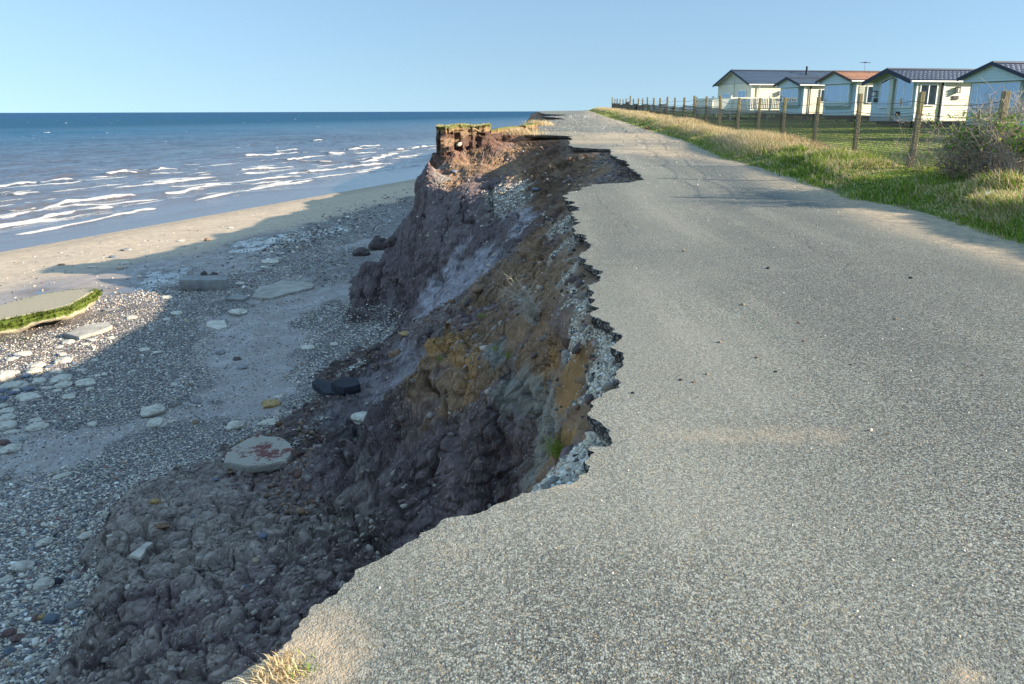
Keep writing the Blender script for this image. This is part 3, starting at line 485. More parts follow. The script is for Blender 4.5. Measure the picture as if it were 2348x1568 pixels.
# ================================================================ SEA
SL = [((0,790),(150,770),(330,735),(500,705),(570,685),(760,645),(880,630),.16,.9),((-60,748),(0,735),(200,700),(400,655),(640,630),.22,1),((-80,708),(0,690),(200,650),(370,610),(600,580),(780,560),.3,1),((230,640),(400,622),(640,610),(910,580),.2,.9),
 ((880,555),(1000,545),(1170,505),(1320,505),.22,.9),((900,525),(1170,505),(1400,480),(1680,450),.24,.9),((960,610),(1240,555),(1500,505),(1700,470),(2000,430),(2340,385),(2500,365),.16,.8),((820,495),(1000,485),(1210,460),.28,1),
 ((-60,516),(0,512),(80,505),(195,490),.42,1.1),((210,495),(300,488),(385,478),.42,1.1),((400,486),(500,480),.35,.2),((70,560),(150,550),(220,545),.3,.8),((580,450),(680,435),(770,437),.4,.75),((830,425),(900,415),(1000,415),.35,.75),
 ((1340,340),(1450,338),(1650,322),.5,1.2),((1520,315),(1640,308),.5,1.0),((1320,420),(1500,412),(1625,402),.4,1.1),((1580,365),(1700,350),.4,.9),((1810,330),(1905,325),.5,1),((1920,308),(2000,303),.5,1),((1980,290),(2100,283),.5,.9),
 ((1700,430),(1840,415),.3,1),((1910,403),(2160,380),.35,1),((1990,380),(2080,370),.4,1),((2060,360),(2190,325),.4,1),((2185,310),(2230,308),.5,.9),((2270,300),(2348,290),(2450,280),.5,.9),((1730,260),(1770,258),.6,1),((2180,348),(2348,340),(2480,330),.35,.9),((1760,380),(1830,376),.35,.6),
 ((400,380),(480,372),(590,378),.5,.1),((530,398),(700,388),(830,388),.5,.15),((1020,330),(1150,318),(1280,316),.6,.05),((1200,290),(1400,283),.6,.05),((1040,378),(1150,365),(1240,360),.5,.25),((1560,250),(1700,232),(1900,228),.7,.05),((355,157),(385,155),.7,1),((240,213),(275,212),.6,.8),((1640,372),(1820,372),.35,.5),((1310,500),(1560,487),.25,.5),((40,660),(210,640),.2,.5)]
NCs, NRs = 900, 1500
ph = np.radians(np.linspace(-70, 6, NCs)); lr = np.concatenate([np.linspace(math.log(30), math.log(420), NRs-160, endpoint=False), np.linspace(math.log(420), math.log(45000), 160)])
PHs, LRs = np.meshgrid(ph, lr); X = np.exp(LRs)*np.sin(PHs); Y = np.exp(LRs)*np.cos(PHs); s_ = -shore_s(X, Y); R = np.exp(LRs)
fade = sstep(900, 250, R); H = np.zeros(X.shape); foam = np.zeros(X.shape)
off = sstep(0, 14, s_)
cs, sn_ = _sn
for (wl, ang, a) in [(5.5, .2, .10), (8.5, -.15, .14), (3.1, .4, .06), (13, .08, .16), (2.1, -.4, .04), (1.3, .6, .025)]:
    dx = -cs*math.cos(ang)+sn_*math.sin(ang); dy = -sn_*math.cos(ang)-cs*math.sin(ang)
    phs = (X*dx+Y*dy)/wl*2*pi+vnoise(X/wl*.35, Y/wl*.35, X*0, int(wl*10))*3.2
    H += 1.9*a*(1-np.abs(np.sin(phs/2)))**1.4*(.5+.8*vnoise(X/wl*.2, Y/wl*.2, X*0, int(wl*7)+3))*off*fade*np.clip(R/400, 0, 1)**0
for L in SL:
    pts, hh, fo = L[:-2], L[-2], L[-1]; W = np.array([hitz(a*.41487, 217.7+b*.41487, -6)[:2] for a, b in pts]); W = refine(W, random.Random(int(pts[0][0])+5), .05, 1.0, .01)
    x0, y0 = W.min(0)-6; x1, y1 = W.max(0)+6; m = (X > x0) & (X < x1) & (Y > y0) & (Y < y1)
    if not m.any(): continue
    xs = X[m]; ys = Y[m]; best = np.full(xs.shape, 1e9); sg = np.zeros(xs.shape); tt = np.zeros(xs.shape); nseg = len(W)-1
    for i, (a, b) in enumerate(zip(W[:-1], W[1:])):
        d = b-a; L2 = d@d; t = np.clip(((xs-a[0])*d[0]+(ys-a[1])*d[1])/L2, 0, 1); ex = xs-a[0]-t*d[0]; ey = ys-a[1]-t*d[1]; q = ex*ex+ey*ey; c = q < best
        best = np.where(c, q, best); sg = np.where(c, ex*cs+ey*sn_, sg); tt = np.where(c, (i+t)/nseg, tt)
    d = np.sqrt(best)*np.sign(sg); end = sstep(0, .08, tt)*sstep(1, .92, tt); wdt = .7+1.2*hh; wob = .7+.5*vnoise(xs*.5, ys*.5, xs*0, 15)
    prof = np.where(d > 0, np.exp(-(d/(wdt*.55))**2), np.exp(-(d/(wdt*1.8))**2)); H[m] += hh*prof*end*wob*(.75 if fo > .3 else .3)
    fw = (.30+.75*hh)*(.8+.5*vnoise(xs*.8, ys*.8, xs*0, 16)); fm = np.exp(-((d-.15*wdt)/fw)**2)*end*fo*1.15; tr = np.exp(-(np.clip(d-.3*wdt, 0, 99)/(fw*2.6))**2)*(d > 0)*end*fo*.42
    foam[m] = np.maximum(foam[m], np.maximum(fm, tr))
foam = np.maximum(foam, .36*sstep(45, 8, s_)*sstep(3, 9, s_)*(.6+.6*vnoise(X*.12, Y*.3, X*0, 19)))
foam = np.maximum(foam, .75*(vnoise(X*.5, Y*.25, X*0, 23) > .955)*(s_ > 50)*(R < 2500))
Zs = -5.985+H*.9; keeps = (s_ > -2.5)
F = grid_faces(NRs, NCs, keeps); V, F, fo_, of_, al_ = compact(np.stack([X, Y, Zs], -1).reshape(-1, 3), F, foam.ravel(), s_.ravel(), (-X*_sn[1]+Y*_sn[0]).ravel())
sea = link(mesh_np('sea', V, F, mat_sea(), True, {'foam': fo_, 'off': of_, 'alg': al_}), 'sea'); tag(sea, kind='structure')
# ================================================================ ROAD SHEET
def road_bumps(x, y): return .012*vnoise(x*.8, y*.3, x*0, 33)+.02*vnoise(x*.25, y*.1, x*0, 34)
right = [(grass_x(yy)+.25, yy) for yy in np.concatenate([np.linspace(160, 60, 12), np.linspace(57, 6, 60), [0, -6]])]
outl = [tuple(p) for p in EDGE_ALL]+right; n = len(outl)
ins = []
rr = 1.0
while rr < 150:
    st = max(.045, rr*.02)
    for a in np.arange(-70, 80, math.degrees(max(.02, st/rr))):
        ins.append((rr*math.sin(math.radians(a))+random.uniform(-.3, .3)*st, rr*math.cos(math.radians(a))+random.uniform(-.3, .3)*st))
    rr += st
ins = np.array(ins); de = sdist(ins[:, 0], ins[:, 1], EDS); m = (de < -.05-.008*ins[:, 1]) & (ins[:, 0] < grass_x(ins[:, 1])+.1) & (ins[:, 1] > -5.5) & (ins[:, 1] < 158); ins = ins[m]
allp = [Vector(p) for p in outl]+[Vector(p) for p in ins]
vo, eo, fo, ov, oe, of = delaunay_2d_cdt(allp, [(i, (i+1) % n) for i in range(n)], [tuple(range(n))], 1, 1e-5)
RV = np.array([tuple(v) for v in vo]); RF = np.array([f for f in fo if len(f) == 3])
rz = road_z(RV[:, 1])+road_bumps(RV[:, 0], RV[:, 1]); V = np.column_stack([RV, rz])
dleft = -sdist(RV[:, 0], RV[:, 1], EDS); dr = grass_x(RV[:, 1])-RV[:, 0]
xx, yy = RV.T
sand = sstep(1.35, .1, dr+.5*vnoise(xx*1.2, yy*.4, xx*0, 44)+.1)*.95
for (px, py, a, b, v) in [(1480, 312, 4.2, 3.2, 1), (1560, 345, 2.6, 3.4, 1), (1400, 325, 4, 1.4, .8), (1640, 362, 1.2, 3, .9), (1250, 305, 2.5, .7, .7), (1330, 290, 4, .5, .4), (690, 1540, .18, .3, .9), (1290, 1110, .12, .1, .35), (825, 1487, .05, .05, .6), (1050, 1270, .1, .05, .2), (1715, 1000, .6, .12, .3), (2210, 1557, .07, .05, .8)]:
    c = hitroad(px, py); q = ((xx-c[0])/a)**2+((yy-c[1])/b)**2; sand = np.maximum(sand, v*sstep(1.3, .1, q+.5*vnoise(xx*2, yy*2, xx*0, 45)))
tx = (xx+.1*(yy-8)*0)  # wheel tracks follow the road
lane = np.interp(yy, [0, 5, 10, 20, 40, 100], [.9, 1.4, 2.0, 3.1, 4.6, 6])
worn = .55*np.exp(-((xx-lane)/.7)**2)+.85*sstep(1.1, .05, dleft+.3*vnoise(xx*1.5, yy*1.5, xx*0, 46))*sstep(13, 5, yy)+.3*sstep(2.2, .3, dr)+.25*vnoise(xx*.5, yy*.25, xx*0, 47)+.12
worn = np.clip(worn, 0, 1); crack = np.zeros(len(xx))
attrs = {'worn': worn, 'sand': np.clip(sand, 0, 1), 'crack': crack}
MA = mat_asphalt(); road = link(mesh_np('road', V, RF, MA, True, attrs), 'road'); tag(road, kind='structure')
# broken edge: the side of the slab, with its own undercut
ne = len(EDGE_ALL); L = np.concatenate([[0], np.cumsum(np.linalg.norm(np.diff(EDGE_ALL, axis=0), axis=1))]); tan = np.gradient(EDGE_ALL, axis=0); tan /= np.linalg.norm(tan, axis=1, keepdims=True)+1e-9
nrm = np.stack([tan[:, 1], -tan[:, 0]], 1)  # towards the land
rows = []
zt = road_z(EDGE_ALL[:, 1])+road_bumps(EDGE_ALL[:, 0], EDGE_ALL[:, 1])
for k_, (dz, inn) in enumerate([(0, 0), (-.012, -.006), (-.035, .0), (-.065, .012), (-.095, .03), (-.13, .09)]):
    j = .014*vnoise(EDGE_ALL[:, 0]*30, EDGE_ALL[:, 1]*30, np.full(ne, k_*7.7), 51)*(k_ > 0)*np.clip(EDGE_ALL[:, 1]/8, .6, 2)
    rows.append(np.column_stack([EDGE_ALL+nrm*(inn+j)[:, None] if hasattr(j, 'shape') else EDGE_ALL, zt+dz]))
V = np.concatenate(rows); F = grid_faces(len(rows), ne)
es = link(mesh_np('road_broken_edge', V, F, mat_road_side(), False), 'road_edge', road)
# ================================================================ LAND EAST OF THE ROAD
FNX = lambda y: 8.2+.0363*y
def fence_z(y): return np.interp(y, [0, 15, 25, 35, 47, 70, 103, 130, 200], [.3, .35, .38, .5, .78, 1.15, 1.5, 1.5, 1.2])
def field_z(y): return np.interp(y, [-20, 15, 42, 50, 60, 75, 120, 200, 400, 2500], [.3, .3, .40, .54, .78, .98, 1.3, 1.35, 1.38, 1.40])
def land_z(x, y):
    gx = grass_x(y); fx = np.maximum(FNX(y), gx+2); t = (x-gx)/np.maximum(fx-gx, .5); a = road_z(np.minimum(y, 112))-.02; b = fence_z(y)
    zv = a+(b-a)*sstep(0, 1, t)+.12*np.exp(-((t-.45)/.3)**2); zv = np.where(t < 0, a+t*.3, zv)
    u = sstep(0, 1, (x-fx)/3.5); z_ = np.where(t > 1, b*(1-u)+field_z(y)*u, zv); return z_+.05*vnoise(x*.5, y*.5, x*0, 61)*sstep(0, .6, t)
ygr = np.concatenate([np.arange(-6, 45, .18), 45*np.exp(np.linspace(0, 4, 160))]); tg = np.concatenate([np.linspace(-.12, 1, 22), 1+np.linspace(.05, 3, 24), 4*np.exp(np.linspace(.05, 6.2, 60))])
TG, YG = np.meshgrid(tg, ygr); GX = grass_x(YG); FX = np.maximum(FNX(YG), GX+2); wd = np.maximum(FX-GX, .5); XG = np.where(TG <= 1, GX+TG*wd, FX+(TG-1)*1.8)
ZG = land_z(XG, YG); dirt = sstep(.16, -.02, TG+.12*vnoise(XG*3, YG*3, XG*0, 66)); farm = sstep(110, 200, YG)*.8
land = link(mesh_np('verge_ground', np.stack([XG, YG, ZG], -1).reshape(-1, 3), grid_faces(len(ygr), len(tg))[:, ::-1], mat_ground(), True, {'dirt': dirt.ravel(), 'far': farm.ravel()}), 'ground'); tag(land, kind='structure')

for k_, pts in enumerate([[(1345, 420), (1365, 445), (1392, 478), (1440, 528), (1478, 560), (1500, 575)], [(1700, 470), (1850, 560), (1990, 660), (2060, 700)]]):
    P = refine([hitroad(*p) for p in pts], random.Random(70+k_), .09, .03, .003); n_ = len(P); t_ = np.gradient(P, axis=0); t_ /= np.linalg.norm(t_, axis=1, keepdims=True)+1e-9; nn_ = np.stack([-t_[:, 1], t_[:, 0]], 1); wd_ = (.0010+.00013*np.hypot(P[:, 0], P[:, 1]))*(.6+.9*RNG.random(n_))*np.sin(np.linspace(.15, pi-.15, n_))*1.0
    z_ = road_z(P[:, 1])+road_bumps(P[:, 0], P[:, 1])+.004; V = np.concatenate([np.column_stack([P+nn_*wd_[:, None], z_]), np.column_stack([P-nn_*wd_[:, None], z_])]); link(mesh_np('crack', V, grid_faces(2, n_), vary('crack_dirt', (.035, .03, .026)) if k_ == 0 else bpy.data.materials['crack_dirt']), 'crack', road)
# ================================================================ STONES
def ico(sub):
    import bmesh
    bm = bmesh.new(); bmesh.ops.create_icosphere(bm, subdivisions=sub, radius=1); V = np.array([v.co[:] for v in bm.verts]); F = np.array([[v.index for v in f.verts] for f in bm.faces]); bm.free(); return V, F
ICO1 = ico(1); ICO2 = ico(2); ICO4 = ico(4)
def stone_mesh(name, mat, seed, kind='r', col=None):
    V, F = ICO4; V = V.copy(); s = seed*7.3
    if kind == 'f':
        p = 5.0; q = (np.abs(V)**p).sum(1)**(-1/p); V = V*q[:, None]
        out = 1+.22*vnoise(V[:, 0]*1.3+s, V[:, 1]*1.3, V[:, 0]*0, seed); V[:, 0] *= out; V[:, 1] *= 1+.18*vnoise(V[:, 0]*1.5+s, V[:, 1]*0, V[:, 0]*0, seed+1); V[:, 2] *= .8
    else: V *= (1+.30*vnoise(V[:, 0]*1.1+s, V[:, 1]*1.1, V[:, 2]*1.1, seed))[:, None]
    V *= (1+.16*fbm(V[:, 0]+s, V[:, 1], V[:, 2], .6, 5, seed+2, .6))[:, None]; f1s, f2s, cs_ = worley(V[:, 0]+s, V[:, 1], V[:, 2], .9, seed+6); V *= (1+.10*(cs_-.5)-.05*(1-sstep(0, .2, f2s-f1s)))[:, None]
    if kind == 'm': V *= (1+.22*fbm(V[:, 0]+s, V[:, 1], V[:, 2], .5, 4, seed+4, ridged=True))[:, None]
    V /= np.abs(V).max(0)
    return mesh_np(name, V, F, mat, True)
def mat_stone(name, col, c2=None, pock=.5):
    s = NT(name, .85, .25); f = s.noise(2.2, 5, .6, s.n('ShaderNodeTexCoord').outputs['Object']); p = s.noise(34, 6, .75)
    c = s.mix(s.ramp(f, .35, .65), tuple(a*.75 for a in col), tuple(min(.9, a*1.15) for a in col)); c = s.mix(s.ramp(p, .58, .72, 0, pock), c, tuple(a*.3 for a in col))
    if c2: c = s.mix(s.ramp(f, .52, .6), c, c2)
    return s.out(c, None, s.bump(p, .05, 1.0))
MS = {'c': mat_stone('chalk', (.70, .62, .50), pock=.6), 'g': mat_stone('grey_stone', (.33, .31, .29)), 'd': mat_stone('dark_mud', (.13, .095, .085), pock=.3), 'o': mat_stone('ochre_stone', (.50, .32, .13)),
      'b': mat_stone('brown_stone', (.30, .18, .11)), 'u': mat_stone('blue_grey_stone', (.20, .22, .26)), 'k': mat_stone('old_asphalt', (.045, .045, .055)), 'r': mat_stone('red_brown_stone', (.22, .13, .11)), 't': mat_stone('tan_stone', (.50, .38, .25))}
ST_CACHE = {}
def surf_top(x, y, z, rad=.05):
    m = np.abs(CL_V[:, 0]-x)+np.abs(CL_V[:, 1]-y) < rad
    return float(np.percentile(CL_V[m, 2], 80)) if m.any() else z
def stone(name, px, py, w, h, mk, kind, label, cat, group=None, yaw=None, flat=1.0, tilt=0):
    P = hit_left(px, py+h*.25)
    if cliff_zq(P[0], P[1]) > beach_surf(P[0], P[1])-.02: P = np.array([P[0], P[1], surf_top(P[0], P[1], P[2])])
    z = (P-np.array([0, 0, CAMH]))@_f; dist = np.hypot(P[0], P[1]); sd = (CAMH-P[2])/np.hypot(dist, CAMH-P[2])
    ww = w*z/FOC; hh = h*z/FOC; hz = max(.5*hh*flat, .02); dy = min(max(.75*hh/max(sd, .1), .45*ww), 1.35*ww)
    var = ((int(px*13+py*7)) % 4); key = (mk, kind, var)
    if key not in ST_CACHE: ST_CACHE[key] = stone_mesh(name, MS[mk], 11+var*3+ord(kind)+ord(mk), kind)
    o = link(ST_CACHE[key], name); o.location = (P[0], P[1], P[2]+hz*.22); o.scale = (ww/2, dy/2, hz*.95 if kind != 'f' else hz*.7)
    yw = -math.atan2(P[0], P[1]) if yaw is None else math.radians(yaw); o.rotation_euler = (math.radians(tilt), 0, yw+math.radians(((px*3+py) % 17)-8)); return tag(o, label, cat, group)
def z7(x, y, w, h): return x*.3417, 515.7+y*.3417, w*.3417, h*.3417
def z6(x, y, w, h): return x*.342, 1031.4+y*.342, w*.342, h*.342
for a, mk, kd, lb in [((845,162,70,30),'g','r','grey sloping boulder on the sunlit sand, left of the cliff shadow'),((762,212,60,24),'u','r','dark flat stone on the sunlit sand below the grey boulder'),((413,264,50,14),'b','r','brown flat stone on the sunlit sand nearest the waterline'),
  ((612,280,64,20),'c','r','pale stone on the sunlit sand between the mossy slab and the sea'),((845,253,64,24),'c','m','knobbly pale stone on the sunlit sand at the edge of the cliff shadow'),((808,290,50,24),'t','r','tan rounded stone just below the knobbly pale one on the sand'),((938,343,38,22),'c','f','pale pinkish block at the tip of the wet runnel'),
  ((1388,98,36,36),'b','r','round brown boulder alone on the bright sand'),((1210,104,50,14),'c','r','small pale stone left of the round brown boulder'),((1545,17,38,14),'c','r','pale stone farthest up the bright sand'),((1368,322,44,46),'d','r','round dark boulder beside the lumpy mud heap'),((1430,330,66,50),'d','m','lumpy dark mud heap right of the round dark boulder'),
  ((1812,240,118,38),'c','r','long pale boulder on shaded sand beyond the concrete beam'),((1770,282,62,20),'c','r','small pale stone just in front of the long pale boulder'),((1595,580,130,62),'c','r','tapered pale stone lying aslant on the sand below the flat slab'),((1120,483,80,24),'c','f','thin pale slab left of the concrete beam'),((1610,388,60,24),'c','r','pale stone right of the concrete beam'),
  ((1185,590,80,36),'c','f','pale split slab in the dark shingle'),((885,618,80,26),'c','f','pale slab at the upper left of the dark shingle'),((745,565,120,18),'g','f','low grey slab half buried beside the mossy slab'),((1118,632,50,30),'c','f','pale angular block under the split slab'),((1250,640,40,28),'t','r','tan pebble right of the pale angular block'),
  ((1022,1240,172,92),'c','r','largest rounded white boulder in the middle of the shingle'),((1057,1322,140,84),'c','m','pitted white boulder just below the largest rounded one'),((1152,1315,70,26),'c','r','small white stone right of the pitted boulder'),((1577,1338,126,86),'c','r','domed pale boulder at the upper rim of the shingle bank'),((1805,1322,160,52),'c','m','low white chalk boulder near the foot of the mud slope'),
  ((1308,1322,50,38),'b','r','small brown stone left of the domed pale boulder'),((620,1335,62,42),'c','f','bluish white wedge of stone on bare sand'),((1818,1195,130,56),'o','f','ochre block of stone on the sand'),((1868,1153,60,26),'c','f','white flake behind the ochre block'),((1170,1068,46,42),'c','r','white pebble on a tan one in the open shingle'),
  ((1480,850,72,40),'g','m','grey clod on the smooth sand'),((1585,895,62,32),'d','m','dark clump of weed and stones on the smooth sand'),((1630,950,76,34),'g','f','flat grey stone on smooth sand under the dark clump'),((2065,820,100,36),'c','f','long white stone on the right-hand shingle patch'),((2240,795,56,32),'c','r','rounded white stone at the right edge of the right-hand shingle'),
  ((1320,1178,70,36),'g','r','grey stone above the white boulders'),((970,835,74,30),'c','f','white flake on the shingle'),((1057,852,66,26),'c','r','white stone right of the white flake'),((70,1495,150,70),'c','m','white knobbly boulder at the left edge of the bare sand'),((28,1455,80,60),'r','r','dark reddish boulder behind the white knobbly one'),((160,1437,62,26),'g','r','thin grey stone beside the dark reddish boulder'),
  ((250,1347,155,58),'c','m','white double-humped stone on the edge of the bare sand'),((40,1003,108,112),'c','f','large broken chalk slab at the far left edge'),((735,1103,34,22),'c','r','single round white pebble between the boulders and the heap')]:
    stone('beach_stone', *z7(*a), mk, kd, lb, 'stone')
ORD = ['leftmost', 'second', 'third', 'fourth', 'fifth', 'sixth', 'seventh', 'eighth', 'ninth', 'tenth', 'eleventh', 'twelfth', 'thirteenth']
def rowlabels(Q, nrow, what, where):
    ys = sorted(Q, key=lambda q: q[1]); per = math.ceil(len(Q)/nrow); out = {}
    for r_ in range(nrow):
        row = sorted(ys[r_*per:(r_+1)*per]); rn = ['top', 'second', 'third', 'fourth', 'fifth', 'sixth'][r_]
        for i, q in enumerate(row): out[q] = f'{what}, {ORD[i]}{"" if i == 0 else " from left"} in the {rn} row of {where}'
    return out
QC = [(458,782,90,32),(395,816,62,22),(612,770,60,25),(740,756,70,22),(570,796,52,18),(628,817,32,34),(150,860,116,40),(75,897,70,28),(245,937,130,42),(425,905,118,46),(418,867,56,34),(225,974,110,46),(380,980,88,46),(100,987,60,26),(410,1024,150,68),(95,1070,190,58),(262,1042,90,44),(425,1069,120,46),(570,1050,130,64),(190,1153,140,70),(462,1147,86,46),(603,1100,56,42),(105,1112,62,32),(545,972,74,22),(635,906,50,22),(15,1212,70,42),(48,1240,90,42),(50,1287,112,52),(52,1337,112,62),(80,1387,110,28),(240,1305,80,34),(300,1092,50,28),(385,1110,60,24),(330,1092,60,24),(700,1000,40,20),(655,1010,44,24)]
LB = rowlabels(QC, 6, 'chalk cobble', 'the heap')
for q in QC: stone('chalk_cobble', *z7(*q), 'c', 'rfm'[int(q[0]) % 3], LB[q], 'stone', 'chalk cobbles heaped on the left of the beach')
QB = [(335,947,70,22),(500,925,52,30),(175,1010,70,34),(90,1125,60,40),(30,1160,70,40),(30,1105,60,30),(190,1100,90,34),(450,880,60,20),(120,880,80,22),(470,1005,50,22)]
LB = rowlabels(QB, 3, 'blue grey cobble', 'those in the chalk heap')
for q in QB: stone('grey_cobble', *z7(*q), 'u', 'rf'[int(q[0]) % 2], LB[q], 'stone', 'blue grey cobbles among the chalk heap')
QS = [(150,772,155,98),(295,892,140,92),(295,612,120,62),(590,582,120,52),(592,847,72,62),(40,862,92,52),(180,992,72,38),(430,167,170,42)]
LB = rowlabels(QS, 3, 'pale half-sunk boulder', 'the near shingle')
for q in QS: stone('shingle_boulder', *z6(*q), 'c', 'rm'[int(q[0]) % 2], LB[q], 'stone', 'pale boulders in the near shingle')
for q, mk, lb in [((380,877,80,52),'k','blue-black stone touching a pale boulder in the near shingle'),((495,1032,112,62),'g','grey tapered stone against the foot of the clay block'),((350,1127,112,84),'u','blue grey stone lying aslant in the near shingle'),((240,1122,62,58),'r','purple stone left of the small ochre one'),((278,1118,62,42),'o','small ochre stone in the near shingle'),((115,1252,100,62),'r','red brown cobble in the bottom left shingle'),((65,1222,100,72),'r','larger red brown cobble by the left edge of the shingle'),((205,1247,52,46),'g','round grey cobble in the bottom left shingle'),((60,1342,84,62),'u','grey cobble near the bottom left corner'),((35,1157,72,32),'c','pale flat cobble at the left edge of the near shingle')]:
    stone('shingle_cobble', *z6(*q), mk, 'r', lb, 'stone')
for q, mk, kd, lb, fl in [((1040,338,76,42),'o','r','smooth ochre cobble resting on the slumped clay block',1),((1105,376,62,50),'r','r','purple cobble beside the ochre one on the clay block',1),((1085,503,112,52),'b','m','brown earthy lump on the clay block above the white slab',1),((735,573,42,20),'c','f','small white flake on the seaward lip of the clay block',1),((868,983,38,42),'c','r','white pebble on the clay block below the white slab',1),
   ((1765,610,68,48),'u','f','angular blue grey stone set in the cracked clay',1),((1715,752,52,48),'t','f','tan angular stone in the cracked clay',1),((1390,1042,32,26),'c','r','pale pebble low on the clay block',1),((1650,912,38,28),'u','r','small blue pebble low on the clay block',1),((1290,430,38,26),'u','r','small blue grey pebble on the top of the clay block',1),((1450,212,54,24),'u','r','blue stone near the back edge of the clay block',1),((1240,1370,22,20),'t','r','tiny tan pebble near the bottom of the clay block',1)]:
    stone('clay_stone', *z6(*q), mk, kd, lb, 'stone', flat=fl)
for q, mk, kd, lb in [((832,950,64,34),'c','r','white rounded chalk boulder wedged behind the crest of the near slope'),((863,556,50,58),'d','m','pointed dark mud block standing at the foot of the headland'),((900,548,38,34),'d','m','blunt dark mud block right of the pointed one'),((829,577,42,30),'d','m','low dark mud block left of the pointed one'),((1208,569,46,27),'b','r','rounded brown clay roll on top of the spur'),
   ((1241,575,18,11),'t','f','pale flat stone right of the clay roll'),((1176,571,24,7),'u','f','thin grey slate left of the clay roll'),((1227,437,18,9),'u','f','grey slate lying in the far bay'),((1039,389,20,12),'u','m','blue grey lump on the ledge of the headland'),((1100,650,40,26),'b','m','brown clod at the top of the rubble behind the spur'),((1075,668,32,24),'d','m','dark clod below the brown one in the rubble'),((1055,700,34,28),'d','m','dark clod halfway down the rubble'),
   ((905,812,34,24),'b','m','brown clay boulder in the mud below the spur'),((930,775,30,12),'o','m','rusty flat lump in the mud below the spur'),((868,800,30,26),'d','m','dark clay boulder left of the brown one'),((820,822,34,22),'d','m','dark clay lump at the edge of the shingle'),((985,765,26,24),'d','m','clay clod against the flank of the spur'),((640,627,1,1),'d','m','')]:
    if lb: stone('cliff_block', *q, mk, kd, lb, 'stone')
# ---- slabs
def slab(name, cpx, outline, th, mat, label, cat, tilt=(0, 0), group=None, lift=.0, seed=3):
    """outline in photo pixels on the beach, extruded to a tilted slab with rough sides"""
    W = np.array([hit_left(*p) for p in outline]); c = W.mean(0)
    if cliff_zq(c[0], c[1]) > beach_surf(c[0], c[1]): c[2] = surf_top(c[0], c[1], c[2], .12)
    rnd = random.Random(seed); P = refine([p[:2]-c[:2] for p in list(W)+[W[0]]], rnd, .05, .08, .003)[:-1]
    n = len(P); layers = []
    for k_, (zz, ins) in enumerate([(0, .03), (th*.25, .0), (th*.8, .0), (th, .02)]):
        j = 1-ins-.03*np.array([rnd.random() for _ in range(n)]); L_ = P*j[:, None]; layers.append(np.column_stack([L_, np.full(n, zz)+np.array([rnd.uniform(-.08, .08)*th for _ in range(n)])*(k_ in (0,))+L_[:, 0]*tilt[0]+L_[:, 1]*tilt[1]]))
    V = np.concatenate(layers+[np.array([[0, 0, th], [0, 0, 0]])]); F4 = []; F3 = []
    for k_ in range(3):
        for i in range(n): F4.append((k_*n+i, k_*n+(i+1) % n, (k_+1)*n+(i+1) % n, (k_+1)*n+i))
    for i in range(n): F3.append((3*n+i, 3*n+(i+1) % n, 4*n)); F3.append(((i+1) % n, i, 4*n+1))
    o = link(mesh_np(name, V, [np.array(F4), np.array(F3)], mat, False), name); o.location = (c[0], c[1], c[2]+lift); return tag(o, label, cat, group)
MCON = mat_stone('weathered_concrete', (.46, .41, .34)); MCONG = mat_stone('grey_concrete', (.34, .32, .29))
slab('concrete_beam', 0, [(412,668),(524,664),(523,656),(520,652),(414,658)], .42, MCONG, 'long grey concrete beam lying level on the shaded beach', 'concrete beam')
slab('concrete_slab', 0, [(575,686),(620,688),(722,662),(716,654),(650,652),(590,668)], .12, MCON, 'large flat pale slab with a thin dark edge on the shaded sand', 'concrete slab', tilt=(0, .02))
slab('concrete_slab', 0, [(515,690),(560,692),(572,684),(540,680)], .10, MCONG, 'thin broken slab touching the left end of the large flat one', 'concrete slab')
slab('concrete_slab', 0, [(146,774),(182,779),(230,766),(258,756),(250,749),(200,757)], .14, MCON, 'long pale concrete slab at the top of the cobble heap', 'concrete slab', tilt=(0, .05))
slab('chalk_slab', 0, [(470,750),(500,757),(520,752),(515,738),(480,740)], .05, MS['c'], 'low patch of broken chalk on the smooth sand', 'stone')
slab('asphalt_chunk', 0, [(716,905),(745,918),(775,912),(770,895),(730,895)], .16, MS['k'], 'black chunk of fallen asphalt at the edge of the mud', 'asphalt chunk', seed=4)
slab('asphalt_chunk', 0, [(760,908),(790,916),(828,902),(822,890),(785,892)], .18, MS['k'], 'longer black chunk of fallen asphalt lapping the first', 'asphalt chunk', seed=5, lift=.05)
slab('white_slab', 0, [(297,1284),(323,1285),(330,1275),(351,1248),(345,1246),(336,1245),(318,1262)], .05, MS['c'], 'thin white stone slab lying on the slumped clay block', 'stone', lift=.05, seed=8)
def mat_painted():
    s = NT('painted_concrete', .85, .3); oc = s.n('ShaderNodeTexCoord').outputs['Object']; f = s.noise(3.4, 6, .75, oc); p = s.noise(40, 4, .7)
    g = s.n('ShaderNodeVectorMath', operation='LENGTH'); s.set(g.inputs[0], s.scalevec((1.5, 3.2, .3), oc)); r = s.ramp(g.outputs['Value'], .4, 1.15, .13, 0)
    c = s.mix(s.ramp(p, .45, .7), (.40, .345, .275), (.24, .21, .17)); c = s.mix(s.ramp(s.math('ADD', f, r), .575, .61), c, (.17, .06, .05)); return s.out(c, None, s.bump(p, .02, .9))
slab('painted_concrete_chunk', 0, [(512,1084),(560,1092),(620,1090),(660,1076),(678,1060),(650,1048),(600,1046),(560,1056),(520,1070)], .16, mat_painted(), 'pale concrete chunk with flaking dark red paint behind the clay block', 'concrete chunk', seed=6, lift=.05)
